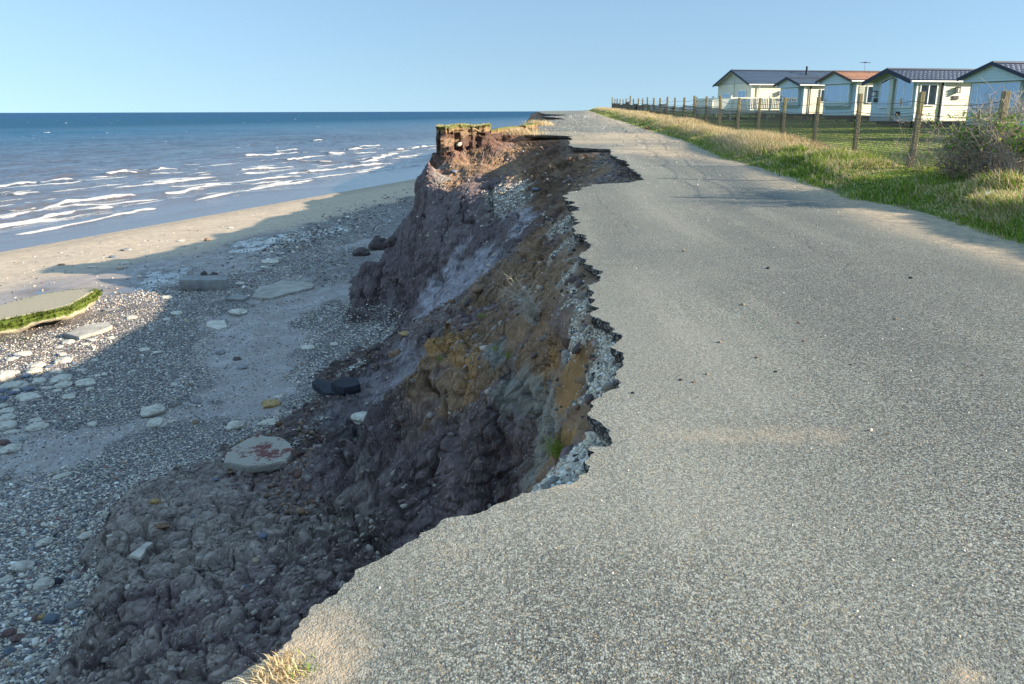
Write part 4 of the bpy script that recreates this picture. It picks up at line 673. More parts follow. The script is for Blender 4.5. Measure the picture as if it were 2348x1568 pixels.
# ---- the mossy slab: a thick tilted plate with weed on its landward side
def mossy():
    s = NT('mossy_concrete', .9, .2); oc = s.n('ShaderNodeTexCoord').outputs['Object']; f = s.noise(3, 6, .65, oc); g = s.noise(30, 5, .7, oc)
    m = s.attr('moss'); c = s.mix(s.ramp(g, .35, .7), (.50, .43, .30), (.36, .30, .20)); mm = s.ramp(s.math('ADD', m, s.math('MULTIPLY', s.math('SUBTRACT', f, .5), 1.5)), .45, .6)
    c = s.mix(mm, c, s.mix(s.ramp(g, .3, .7), (.05, .085, .012), (.17, .21, .04))); c = s.mix(s.ramp(s.attr('rust'), .5, .9), c, (.16, .05, .015)); return s.out(c, None, s.bump(g, .05, 1))
# visible corners from the photo; top face rises towards the landward edge
top = [hitz(-60, 712, -4.98), hitz(30, 692, -4.9), hitz(95, 676, -4.82), hitz(160, 664, -4.70), hitz(226, 660, -4.60), hitz(160, 694, -4.66), hitz(110, 708, -4.74), hitz(50, 724, -4.88), hitz(-40, 742, -5.0)]
tp = np.array(top); n = len(tp)
rt = refine([tuple(p[:2]) for p in list(tp)+[tp[0]]], random.Random(9), .05, .12, .003)[:-1]
A3 = np.column_stack([tp[:, :2], np.ones(n)]); pl_ = np.linalg.lstsq(A3, tp[:, 2], rcond=None)[0]
ztp = rt@pl_[:2]+pl_[2]; cen = rt.mean(0); nn = len(rt); bzz = beach_z(rt[:, 0], rt[:, 1]); layers = []; mossv = []
for k_, (f_, o_) in enumerate([(0, 0), (.12, .03), (.35, .05), (.6, .03), (.85, .06), (1, -.02)]):
    jit = .26*fbm(rt[:, 0]*1.5, rt[:, 1]*1.5, np.full(nn, k_*.9), 1, 4, 3)+o_; d_ = (rt-cen); d_ /= np.linalg.norm(d_, axis=1, keepdims=True)
    zb_ = np.maximum(bzz-.03, ztp-.5-.12*vnoise(rt[:, 0]*2, rt[:, 1]*2, rt[:, 0]*0, 6)); layers.append(np.column_stack([rt+d_*jit[:, None]*(k_ > 0), ztp+(zb_-ztp)*f_])); mossv.append(np.full(nn, [.35, .85, .95, .75, .25, .05][k_]))
V = np.concatenate(layers+[np.array([[cen[0], cen[1], cen@pl_[:2]+pl_[2]]])]); F4 = grid_faces(6, nn); extra = np.array([(k_*nn+nn-1, k_*nn, (k_+1)*nn, (k_+1)*nn+nn-1) for k_ in range(5)]); F3 = np.array([(i, (i+1) % nn, 6*nn) for i in range(nn)])
mv = np.concatenate(mossv+[np.zeros(1)]); rust = np.exp(-((V[:, 0]-hitz(128, 706, -4.7)[0])/.06)**2)*(mv > .6)*.8
mq = np.concatenate([layers[1], layers[2], layers[2], layers[3]]); mossV = mq
o = link(mesh_np('mossy_slab', V, [F4, extra, F3], mossy(), False, {'moss': mv, 'rust': rust}), 'mossy_slab'); mslab = o; tag(o, 'thick tilted concrete slab with green weed along its broken edge', 'concrete slab')
# ================================================================ BANK REMNANT on the headland (block of soil left standing)
def soil_block(name, pts, ztop, zbot, label, cat, parent_mat, seed=2, thick=1.8):
    """front outline points (world xy) ordered left to right; extruded away from the viewer"""
    P = refine(pts, random.Random(seed), .12, .06, .002); n = len(P); nz = 26; L = []
    dirv = np.array([.0, 1.0])
    for k_ in range(nz):
        f_ = k_/(nz-1); z_ = ztop(P[:, 0])*(1-f_)+zbot*f_; disp = (.42*fbm(P[:, 0]+.3*z_, P[:, 1]*0+z_, z_*1.4, .6, 5, seed)+.12*fbm(P[:, 0]*3, P[:, 1]*0, z_*4, .5, 3, seed+3))+.22*(worley(P[:, 0], P[:, 0]*0, z_+P[:, 0]*0, .3, seed)[2]-.5)+.16*(f_-.3)*(-1); overh = -.10*np.exp(-(f_/.08)**2)
        L.append(np.column_stack([P[:, 0], P[:, 1]+disp+overh, z_+(.05*vnoise(P[:, 0]*4, z_*0, z_*0, 3) if k_ < 2 else 0)]))
    top = []
    for t_ in np.linspace(.12, thick, 12)[::-1]:
        top.append(np.column_stack([P[:, 0], P[:, 1]+t_, ztop(P[:, 0])+.05*vnoise(P[:, 0]*3, P[:, 1]*0+t_*3, t_+P[:, 0]*0, 9)]))
    rows = [np.column_stack([P[:, 0], P[:, 1]+thick, np.full(n, zbot)])]+top+L; V = np.concatenate(rows); F = grid_faces(len(rows), n)[:, ::-1]
    caps = [[r*n for r in range(len(rows))], [r*n+n-1 for r in range(len(rows))][::-1]]
    c = np.tile(np.array(K3['R'])*.62, (len(V), 1)); rr_ = np.repeat(np.arange(len(rows)), n); nx_ = fbm(V[:, 0], V[:, 1]*0, V[:, 2], .4, 4, 17)*1.6
    c = np.where((rr_[:, None] > 12) & (nx_[:, None] > .25), np.array([.26, .16, .09]), c); c = np.where((rr_[:, None] <= 14), np.array([.16, .17, .05]), c); c = np.where(((rr_ > 14) & (rr_ < 18))[:, None], np.array([.30, .20, .10]), c)
    me = mesh_np(name, V, F, parent_mat, False, {'gravel': .25*(nx_ > .3)}, c); o = link(me, name)
    for cp in caps:
        m2 = bpy.data.meshes.new(name+'_end'); m2.from_pydata([tuple(V[i]) for i in cp], [], [tuple(range(len(cp)))]); a_ = m2.attributes.new('Col', 'FLOAT_COLOR', 'POINT'); a_.data.foreach_set('color', np.tile(np.array(list(K3['R'])+[1.], dtype=np.float32), len(cp))); m2.materials.append(parent_mat); link(m2, 'end_face', o)
    return tag(o, label, cat)
zt1 = lambda x: 1.02+.03*np.sin(x*5); b0 = hitz(997, 300, .7)[:2]; b1 = hitz(1118, 300, .7)[:2]; s0 = 36.0/np.hypot(*b0); s1 = 37.2/np.hypot(*b1)
BL = [tuple(b0*s0+np.array([0, .5])), tuple(b0*s0+np.array([.25, -.2])), tuple(b0*s0*.45+b1*s1*.55), tuple(b1*s1+np.array([-.15, -.25])), tuple(b1*s1+np.array([.05, .5]))]
soil_block('bank_block', BL, zt1, -.5, 'square block of turf-topped soil left standing at the tip of the headland', 'earth bank', MC, 2, 1.9)
w0 = BL[-1]; w1 = (hitz(1232, 285, 1.0)[:2]); w1 = w1*44/np.hypot(*w1)
zt2 = lambda x: np.interp(x, [w0[0], w1[0]], [.80, 1.02])
soil_block('bank_wall', [(w0[0]-.05, w0[1]+.2), ((w0[0]*2+w1[0])/3, (w0[1]*2+w1[1])/3+.4), ((w0[0]+2*w1[0])/3, (w0[1]+2*w1[1])/3+.2), tuple(w1)], zt2, -.1, 'low brown earth bank running from the turf block to the road edge', 'earth bank', MC, 5, 1.0)
# drain pipe end
dp = MB(); c = Vector(BL[0])*0; p = hitz(1050, 333, .22); q = p[:2]*35.2/np.hypot(*p[:2])
for r_, rr_ in ((.075, 0), (.055, 1)): dp.tube([(q[0], q[1]-.15, .28), (q[0]+.05, q[1]+.6, .30)], r_, 14, cap=bool(rr_))
o = dp.build('drain_pipe', vary('pale_clay_pipe', (.55, .48, .36)), None, True); tag(o, 'short end of a pale clay drain pipe sticking out below the turf block', 'pipe')
# ================================================================ PEBBLES (nobody could count them)
PEB_PAL = np.array([(.62, .55, .44), (.52, .44, .33), (.17, .15, .14), (.10, .09, .09), (.27, .24, .20), (.20, .20, .22), (.32, .22, .14), (.26, .12, .10), (.42, .36, .28), (.72, .68, .60)])
def pebbles(name, P, S, pal_w, seed, mat, label=None, flat=.5, base=ICO1, cat='pebbles', tone=1.0, Nn=None):
    rg = np.random.default_rng(seed); V0, F0 = base; n = len(P); k_ = len(V0)
    a = rg.uniform(0, 2*pi, n); sx = S*rg.uniform(.75, 1.35, n); sy = S*rg.uniform(.6, 1.05, n); sz = S*flat*rg.uniform(.6, 1.2, n)
    jit = 1+.22*rg.standard_normal((n, k_, 1)).clip(-1.5, 1.5); L = V0[None]*jit; x = L[..., 0]*sx[:, None]; y = L[..., 1]*sy[:, None]; z = L[..., 2]*sz[:, None]
    ca, sa = np.cos(a)[:, None], np.sin(a)[:, None]; X_ = x*ca-y*sa; Y_ = x*sa+y*ca; t1 = rg.normal(0, .22, n)[:, None]; t2 = rg.normal(0, .22, n)[:, None]; Z_ = z+X_*t1+Y_*t2
    V = np.stack([X_+P[:, 0:1], Y_+P[:, 1:2], Z_+P[:, 2:3]+sz[:, None]*.3], -1).reshape(-1, 3); F = (F0[None]+(np.arange(n)*k_)[:, None, None]).reshape(-1, 3)
    c = PEB_PAL[rg.choice(len(PEB_PAL), n, p=np.array(pal_w)/sum(pal_w))]*rg.uniform(.75, 1.2, (n, 1))*tone; cols = np.repeat(c, k_, 0)
    o = link(mesh_np(name, V, F, mat, True, None, cols.clip(0, .85)), name); return tag(o, label, cat, None, 'stuff')
sM2 = NT('clay_crumb', .95, .15); MC2 = sM2.out(sM2.attr('Col', True), None, sM2.bump(sM2.noise(30, 6, .7), .03, 1)); sM = NT('pebble', .7, .35); MPEB = sM.out(sM.attr('Col', True), None, sM.bump(sM.noise(60, 3), .006, .6))
def scatter_px(poly, n, seed, jitter=0):
    """points of a ground area given by its outline; denser where it is near, as a cheap level of detail"""
    rg = np.random.default_rng(seed); p = np.array(poly, dtype=float); lo = p.min(0); hi = p.max(0); u = rg.uniform(lo, hi, (int(n*3), 2)); m = inpoly(u[:, 0], u[:, 1], p); u = u[m][:n]
    d = _R[None]*((u[:, 0]-1173.5)/FOC)[:, None]-_U[None]*((u[:, 1]-784)/FOC)[:, None]+_f[None]; a = .03*_sn[0]; b = .03*_sn[1]; c = -6+.03*(29*_sn[0]-48*_sn[1]); t = (c-CAMH)/(d[:, 2]-a*d[:, 0]-b*d[:, 1])
    P = np.array([0, 0, CAMH])+d*t[:, None]; g = cliff_zq(P[:, 0], P[:, 1]); return P[(g < P[:, 2]+.5) & (t > 0)]
PP = []; SS = []
def addp(poly, n, seed, s0, s1, kpx, dens=1):
    P = scatter_px(poly, n, seed); k_ = vnoise(P[:, 0]*.7, P[:, 1]*.35, P[:, 0]*0, seed) > dens*-1.0+0; P = P[k_] if dens < 1 else P; rg = np.random.default_rng(seed+99)
    r = np.linalg.norm(P, axis=1); S = np.maximum(np.exp(rg.uniform(math.log(s0), math.log(s1), len(P))), r*kpx/FOC*rg.uniform(.7, 1.6, len(P))); PP.append(P); SS.append(S)
addp([(-60,1125),(0,1100),(150,1070),(300,1025),(450,975),(600,950),(700,900),(745,885),(780,950),(620,1090),(440,1130),(330,1165),(260,1200),(250,1345),(160,1600),(-200,1700)], 26000, 1, .011, .032, 1.7)
addp([(-60,1125),(0,1100),(300,1025),(260,1200),(250,1345),(160,1600),(-200,1700)], 1500, 21, .03, .06, 3)
addp(GRAV_PX[1][0], 13000, 2, .014, .04, 1.5); addp(GRAV_PX[2][0], 6000, 3, .014, .045, 1.5); addp(GRAV_PX[3][0], 6500, 4, .02, .05, 1.2, .3); addp(GRAV_PX[4][0], 2600, 5, .03, .08, 1.1, .3)
addp([(-60,1125),(0,1050),(450,960),(800,800),(500,700),(0,800)], 3000, 6, .012, .04, 1.5)
addp([(0,600),(400,520),(900,430),(900,520),(500,640),(0,720)], 420, 7, .03, .08, 1.2); addp([(560,600),(760,480),(960,425),(950,470),(780,530),(640,600)], 330, 8, .07, .16, 1.6); addp([(-60,1180),(0,760),(300,690),(560,650),(800,690),(900,720),(760,900),(600,1000),(300,1060),(0,1180)], 9000, 26, .010, .03, 1.3); addp([(250,700),(400,600),(700,500),(900,450),(900,600),(600,720)], 3500, 27, .015, .045, 1.1)
addp([(450,660),(560,560),(700,530),(860,520),(820,620),(600,690)], 260, 9, .05, .12, 1.6)
P = np.concatenate(PP); S = np.concatenate(SS); P[:, 2] = np.maximum(beach_surf(P[:, 0], P[:, 1])-.003, cliff_zq(P[:, 0], P[:, 1]))
pebbles('shingle', P, S, [3.2, 2, 3.4, 3.0, 2.2, 1.6, 1.1, .6, 1.6, 1.2], 5, MPEB, 'shingle of pale, grey, blue and brown pebbles spread over the beach')
# chips of flint and chalk stuck in the clay, and the crushed stone under the asphalt
rg = np.random.default_rng(8); n0 = len(CL_V); idx = rg.integers(0, n0, 3600); r = np.linalg.norm(CL_V[idx], axis=1); m = CL_N[idx, 2] > .1
pebbles('flint_chips', CL_V[idx][m], (np.maximum(.006, r[m]*.00075)*np.exp(rg.normal(0, .35, m.sum()))).clip(.004, .05), [3, 1, 0, .2, .8, .8, .4, .4, 1, 4], 9, MPEB, 'small white and grey chips stuck in the clay face', .7)
gi = np.nonzero((G1 > .55) & (E1 > -.1))[0]; gi = gi[rg.integers(0, len(gi), 12000)]; r = np.linalg.norm(CL_V[gi], axis=1)
pebbles('road_base_stones', CL_V[gi], (np.maximum(.012, r*.0011)*np.exp(rg.normal(0, .3, len(gi)))).clip(.008, .07), [3, 4, .6, .5, 1.2, .1, 1.2, .3, 4, 2], 10, MPEB, 'crushed pale stone spilling from under the broken asphalt', .8)
ri = np.nonzero(rub > .5)[0]; ri = ri[rg.integers(0, len(ri), 2600)]; r = np.linalg.norm(CL_V[ri], axis=1); PEB_PAL_K = PEB_PAL.copy(); PEB_PAL[:] = np.array([K3['P'], K3['K'], K3['B'], K3['D'], K3['P'], K3['K'], K3['B'], K3['R'], K3['D'], K3['G']])
pebbles('clay_crumbs', CL_V[ri], np.exp(rg.uniform(math.log(.015), math.log(.075), len(ri))), [1]*10, 12, MC2, 'crumbs and clods of fallen clay in the rubble', .8, ICO1); PEB_PAL[:] = PEB_PAL_K
gp = np.nonzero((plateau > .3) & (E1 > .8))[0]; gp = gp[rg.integers(0, len(gp), 5200)]; PEB_PAL[:] = np.array([K3['D'], K3['P'], K3['D'], K3['K'], (.40, .33, .27), (.28, .22, .19), (.2, .15, .14), (.46, .39, .32), (.24, .2, .18), (.33, .27, .23)])
pebbles('dried_clods', CL_V[gp], np.exp(rg.uniform(math.log(.008), math.log(.05), len(gp))), [1]*10, 41, MC2, 'loose dried clods lying on the slumped clay block', .75)
gp = np.nonzero((steep < .55) & (E1 > .5) & (plateau < .3) & (r_ < 45))[0]; gp = gp[rg.integers(0, len(gp), 5200)]; rr2 = np.linalg.norm(CL_V[gp], axis=1)
pebbles('slope_debris', CL_V[gp], np.exp(rg.uniform(math.log(.012), math.log(.07), len(gp)))*(.7+.02*rr2), [1]*10, 42, MC2, 'crumbled clay debris caught on the cliff slope', .75); PEB_PAL[:] = PEB_PAL_K
# loose grit and single stones on the road
def on_road(x, y): return road_z(y)+road_bumps(np.array([x]), np.array([y]))[0]
rg = np.random.default_rng(14); X = rg.uniform(-1, 9, 9000); Y = np.exp(rg.uniform(math.log(2.2), math.log(75), 9000)); de = sdist(X, Y, EDS); m = (de < -.05) & (X < grass_x(Y)); X = X[m]; Y = Y[m]
P = np.column_stack([X, Y, road_z(Y)+road_bumps(X, Y)]); pebbles('road_grit', P, np.maximum(.003, Y*.00042)*np.exp(rg.normal(0, .35, len(X))), [3, 2, 1, 1.5, 1, .5, 1, .6, 1, 2.5], 15, MPEB, 'loose grit scattered over the asphalt', .8)
RP = [(1830,743,'brown'),(1500,1103,'brown'),(1521,1107,'orange'),(1430,1242,'pale'),(1473,1188,'brown'),(1249,1226,'pale'),(1087,1262,'brown'),(1111,1283,'orange'),(1722,1122,'pale'),(1480,1190,'brown'),(2250,865,'dark'),(1905,925,'pale'),(2214,925,'dark'),(1735,822,'brown'),(1650,786,'pale'),(1566,576,'pale'),(1702,700,'pale'),(1760,617,'dark'),(2052,735,'brown'),(1950,840,'dark'),(1290,1168,'orange'),(1232,1376,'brown'),(1704,1440,'brown'),(2188,1455,'pale'),(1645,1195,'white'),(1822,910,'pale'),(2150,1012,'brown'),(1560,873,'dark'),(1620,860,'pale'),(1590,878,'brown'),(2087,640,'dark'),(2214,848,'brown'),(1450,903,'dark'),(1380,1205,'pale'),(1625,1280,'pale'),(1530,1350,'orange'),(1842,785,'brown'),(1777,855,'dark')]
base_p = stone_mesh('road_pebble', MS['b'], 3, 'r'); meshes = {}
for k_, mk in (('brown', 'b'), ('orange', 'o'), ('pale', 't'), ('dark', 'k'), ('white', 'c')):
    m_ = base_p.copy(); m_.materials.clear(); m_.materials.append(MS[mk]); meshes[k_] = m_
cnt_ = {}
ORDN = ['nearest', 'second nearest', 'third nearest', 'fourth nearest', 'fifth nearest', 'sixth nearest', 'seventh nearest', 'eighth nearest', 'ninth nearest', 'tenth nearest', 'eleventh nearest', 'twelfth nearest', 'thirteenth nearest', 'fourteenth nearest']
for px, py, k_ in sorted(RP, key=lambda q: -q[1]):
    cnt_[k_] = cnt_.get(k_, -1)+1
    c = hitroad(px, py); o = link(meshes[k_], 'road_pebble'); s_ = 4.3*np.linalg.norm(c)/FOC; s_ = max(s_, .009); o.scale = (s_*1.2, s_, s_*.8); o.location = (c[0], c[1], c[2]+s_*.5); o.rotation_euler = (0, 0, px)
    tag(o, f'loose {k_} pebble on the asphalt, {ORDN[cnt_[k_]]} to the camera of the {k_} ones', 'pebble', f'{k_} pebbles lying on the road')

ei = RNG.integers(3, len(EDGE)-3, 700); ep = EDGE[ei]; ok_ = ep[:, 1] < 60; ep = ep[ok_]; tn = (EDGE[ei+2]-EDGE[ei-2])[ok_]; tn /= np.linalg.norm(tn, axis=1, keepdims=True)+1e-9; nr_ = np.stack([-tn[:, 1], tn[:, 0]], 1); ep = ep+nr_*RNG.uniform(.02, .28, len(ep))[:, None]*(1+.02*ep[:, 1:2])
dd_ = sdist(ep[:, 0], ep[:, 1], EDGE_ALL); ep = ep[dd_ > .01]; PEB_PAL[:] = np.array([(.10, .10, .10), (.07, .07, .075), (.16, .155, .145), (.22, .21, .18), (.05, .05, .055), (.12, .12, .12), (.2, .17, .13), (.09, .085, .08), (.26, .25, .22), (.3, .28, .24)])
pebbles('asphalt_crumbs', np.column_stack([ep, cliff_zq(ep[:, 0], ep[:, 1])]), np.exp(RNG.uniform(math.log(.010), math.log(.035), len(ep)))*(1+.02*ep[:, 1]), [1]*10, 31, MC2, 'crumbs of broken asphalt lying just below the road edge', .7); PEB_PAL[:] = PEB_PAL_K
# ================================================================ CARAVANS
def mat_siding(name, col):
    s = NT(name, .5, .35); f = s.noise(.8, 4); st = s.noise(3.0, 5, .6, s.scalevec((1.5, 1.5, .25))); c = s.mix(s.ramp(st, .45, .75, 0, .22), s.mix(s.ramp(f, .3, .7, 0, .15), col, tuple(a*.85 for a in col)), (.30, .29, .22)); return s.out(c, None, s.bump(s.noise(14, 2), .004, .5))
M_CREAM = mat_siding('cream_siding', (.74, .68, .50)); M_FRONT = mat_siding('shade_tinted_front_siding', (.47, .56, .56)); M_CREAM_SHADE = mat_siding('shade_tinted_cream_siding', (.52, .53, .44)); M_WHITE = vary('white_upvc', (.80, .80, .77), .45, 3, .08, .002); M_NAVY = vary('navy_trim', (.022, .028, .05), .5, 3, .2, .002)  # blue-grey fronts and greenish cream hold the shade of sunless sides in their colour
M_BROWNT = vary('brown_trim', (.09, .05, .035), .5, 3, .2, .002); M_TILE = vary('dark_blue_tiles', (.035, .045, .075), .28, 2, .3, .004, 30, .5); M_TILE2 = vary('slate_blue_tiles', (.05, .075, .11), .3, 2, .3, .004, 30, .5); M_TILEB = vary('terracotta_tiles', (.36, .17, .09), .55, 2, .3, .004)
M_DARK = vary('chassis_steel', (.03, .03, .03), .8, 3, .3, .004); M_BLOCK = vary('concrete_blocks', (.40, .38, .34)); M_SHUT = vary('sage_shutter', (.42, .44, .34), .6); M_CURT = vary('net_curtain', (.74, .76, .76), .95, 3, .12, .004); M_ROOMD = vary('dark_interior', (.06, .07, .09), .8)
M_BLACK = vary('black_plastic', (.02, .02, .024), .4); M_LETT = vary('white_lettering', (.8, .8, .76), .6); M_LAMP = vary('lamp_glass', (.75, .73, .66), .2)
def mat_glass():
    s = NT('window_glass', .05, .5); t = s.t; mx = t.nodes.new('ShaderNodeMixShader'); tr = t.nodes.new('ShaderNodeBsdfTransparent'); gl = t.nodes.new('ShaderNodeBsdfGlossy'); lw = t.nodes.new('ShaderNodeLayerWeight'); lw.inputs[0].default_value = .35
    tr.inputs[0].default_value = (.26, .43, .58, 1); gl.inputs[0].default_value = (.75, .88, 1, 1); gl.inputs['Roughness'].default_value = .03; ra = s.ramp(lw.outputs['Facing'], 0, 1, .16, .5)
    t.links.new(ra, mx.inputs[0]); t.links.new(tr.outputs[0], mx.inputs[1]); t.links.new(gl.outputs[0], mx.inputs[2]); t.links.new(mx.outputs[0], t.nodes['Material Output'].inputs[0]); return s.m
M_GLASS = mat_glass()
def siding_box(mb, x0, x1, y0, y1, z0, z1, lap=.16, out=.024):
    n = max(2, int(round((z1-z0)/lap))); dz = (z1-z0)/n; rows = []
    for i in range(n): rows += [(z0+i*dz, out), (z0+(i+1)*dz, 0)]
    vs = []; fs = []
    for z_, o_ in rows: vs += [(x0-o_, y0-o_, z_), (x1+o_, y0-o_, z_), (x1+o_, y1+o_, z_), (x0-o_, y1+o_, z_)]
    for i in range(len(rows)-1):
        for k_ in range(4): fs.append((i*4+k_, i*4+(k_+1) % 4, (i+1)*4+(k_+1) % 4, (i+1)*4+k_))
    fs += [(3, 2, 1, 0), tuple(range(len(vs)-4, len(vs)))]; mb.add(vs, fs)
def gable(mb, x, y0, y1, z0, zr, t=.05, lap=.145, zb=None):
    """boarded triangle facing -X, with an optional boarded strip below the eaves"""
    ym = (y0+y1)/2; z_ = zb if zb is not None else z0
    while z_ < zr-.02:
        za = z_; zc = min(z_+lap, zr); 
        def half(zz): return (y1-y0)/2 if zz <= z0 else (y1-y0)/2*(zr-zz)/(zr-z0)
        a, b = half(za), max(half(zc), .004); mb.add([(x-.018, ym-a, za), (x-.018, ym+a, za), (x, ym+b, zc), (x, ym-b, zc), (x+t, ym-a, za), (x+t, ym+a, za), (x+t, ym+b, zc), (x+t, ym-b, zc)], [(0, 3, 2, 1), (4, 5, 6, 7), (0, 1, 5, 4), (3, 7, 6, 2), (1, 2, 6, 5), (0, 4, 7, 3)]); z_ = zc
def roof_half(x0, x1, ye, yr, ze, zr, name, mat, parent):
    nx = int((x1-x0)/.05); L = math.hypot(yr-ye, zr-ze); nt_ = max(6, int(L/.34)); rows = []; ts = []
    for i in range(nt_): ts += [(i/nt_, 0.0), ((i+.12)/nt_, .0), ((i+.97)/nt_, -.028)]
    ts.append((1, -.028)); X_ = np.linspace(x0, x1, nx); V = []
    ny_, nz_ = -(zr-ze)/L, (yr-ye)/L
    if nz_ < 0: ny_, nz_ = -ny_, -nz_
    for t_, h_ in ts:
        hh = .028+h_+.030*(np.abs(np.sin(X_*pi/.30))**.7); V.append(np.column_stack([X_, ye+(yr-ye)*t_+ny_*hh, ze+(zr-ze)*t_+nz_*hh]))
    return link(mesh_np(name, np.concatenate(V), grid_faces(len(ts), nx), mat, False), name, parent)
def curtain(parent, face, u0, u1, z0, z1, at):
    n = 60; u = np.linspace(u0, u1, n); d = .012*np.sin(u*38)+.006*np.sin(u*71+1)
    if face == 'x': A = np.column_stack([at+d, u, np.full(n, z0)]); B = np.column_stack([at+d, u, np.full(n, z1)])
    else: A = np.column_stack([u, at+d, np.full(n, z0)]); B = np.column_stack([u, at+d, np.full(n, z1)])
    return link(mesh_np('curtain', np.concatenate([A, B]), grid_faces(2, n), M_CURT), 'curtain', parent)
def window(parent, face, at, u0, u1, z0, z1, div=(), name='window', open_=.25, ztops=None, label=None):
    """face 'x': plane x=at facing -X, u along Y; face 'y': plane y=at facing -Y, u along X. ztops=(zleft,zright) for raked heads"""
    f = MB(); fw = .055; zl, zr_ = ztops if ztops else (z1, z1)
    def bx(mb, ua, ub, za, zb, d0, d1):
        if face == 'x': mb.box(at-d1, at-d0, ua, ub, za, zb)
        else: mb.box(ua, ub, at-d1, at-d0, za, zb)
    def pr(mb, poly, d0, d1): mb.prism(poly, 'x' if face == 'x' else 'y', at-d1, at-d0)
    htop = lambda u: zl+(zr_-zl)*(u-u0)/(u1-u0)
    pr(f, [(u0, z0), (u0+fw, z0), (u0+fw, htop(u0+fw)), (u0, zl)], .0, .075); pr(f, [(u1-fw, z0), (u1, z0), (u1, zr_), (u1-fw, htop(u1-fw))], .0, .075)
    bx(f, u0+fw, u1-fw, z0, z0+fw, .0, .085); pr(f, [(u0+fw, htop(u0+fw)-fw), (u1-fw, htop(u1-fw)-fw), (u1-fw, htop(u1-fw)), (u0+fw, htop(u0+fw))], .0, .073)
    for d in div: ud = u0+(u1-u0)*d; pr(f, [(ud-fw*.6, z0+fw), (ud+fw*.6, z0+fw), (ud+fw*.6, htop(ud+fw*.6)-fw), (ud-fw*.6, htop(ud-fw*.6)-fw)], .0, .071)
    w_ = f.build(name, M_WHITE, parent)
    if label: w_['label'] = label
    b = MB(); pr(b, [(u0+.01, z0+.01), (u1-.01, z0+.01), (u1-.01, htop(u1-.01)-.01), (u0+.01, htop(u0+.01)-.01)], .018, .021); b.build('window_backing', M_ROOMD, w_)
    cuts = [0]+list(div)+[1]
    for a, c in zip(cuts[:-1], cuts[1:]):
        ua = u0+(u1-u0)*a+fw*.5; ub = u0+(u1-u0)*c-fw*.5; zt_ = min(htop(ua), htop(ub))-fw; L = ub-ua; k_ = L*(1-open_)/2
        curtain(w_, face, ua, ua+k_, z0+fw*.5, zt_, at-.042); curtain(w_, face, ub-k_, ub, z0+fw*.5, zt_, at-.042)
        g = MB(); pr(g, [(ua, z0+fw*.6), (ub, z0+fw*.6), (ub, htop(ub)-fw*.6), (ua, htop(ua)-fw*.6)], .060, .064); g.build('pane', M_GLASS, w_)
    return w_
def wall_lamp(parent, face, at, u, z, mat=None):
    m = MB(); q = MB()
    if face == 'y': m.box(u-.05, u+.05, at-.05, at-.017, z-.16, z+.16); m.box(u-.11, u+.11, at-.27, at-.05, z+.11, z+.16); m.box(u-.11, u+.11, at-.27, at-.05, z-.18, z-.14); m.box(u-.11, u-.09, at-.27, at-.25, z-.14, z+.11); m.box(u+.09, u+.11, at-.27, at-.25, z-.14, z+.11); q.box(u-.08, u+.08, at-.24, at-.06, z-.138, z+.108)
    else: m.box(at-.05, at-.017, u-.05, u+.05, z-.16, z+.16); m.box(at-.25, at-.05, u-.11, u+.11, z+.11, z+.16); m.box(at-.25, at-.05, u-.11, u+.11, z-.18, z-.14); q.box(at-.22, at-.06, u-.08, u+.08, z-.138, z+.108)
    o = m.build('wall_lamp', mat or M_BLACK, parent); q.build('lamp_glass', M_LAMP, o)
def sign_plate(parent, face, at, u, z, w_, h_, oval=False, script=True):
    m = MB()
    if oval:
        poly = [(u+w_/2*math.cos(a), z+h_/2*math.sin(a)) for a in np.linspace(0, 2*pi, 28, endpoint=False)]; m.prism(poly, 'y', at-.045, at-.018)
    elif face == 'y': m.box(u-w_/2, u+w_/2, at-.045, at-.018, z-h_/2, z+h_/2)
    else: m.box(at-.045, at-.018, u-w_/2, u+w_/2, z-h_/2, z+h_/2)
    o = m.build('name_sign', M_BLACK, parent)
    if script and face == 'y':     # a handwritten word, one continuous stroke as on the photo's plate
        L = MB(); n = 60; pts = []
        for i in range(n):
            t = i/(n-1); x = u-w_*.34+w_*.68*t; amp = h_*.10; zz = z-h_*.03+amp*math.sin(t*pi*11)+(h_*.30*math.exp(-((t-.05)/.05)**2))+h_*.08*t
            pts.append((x+.012*math.cos(t*pi*11), at-.052, zz))
        L.tube(pts, h_*.035, 4); L.build('sign_script', M_LETT, o)
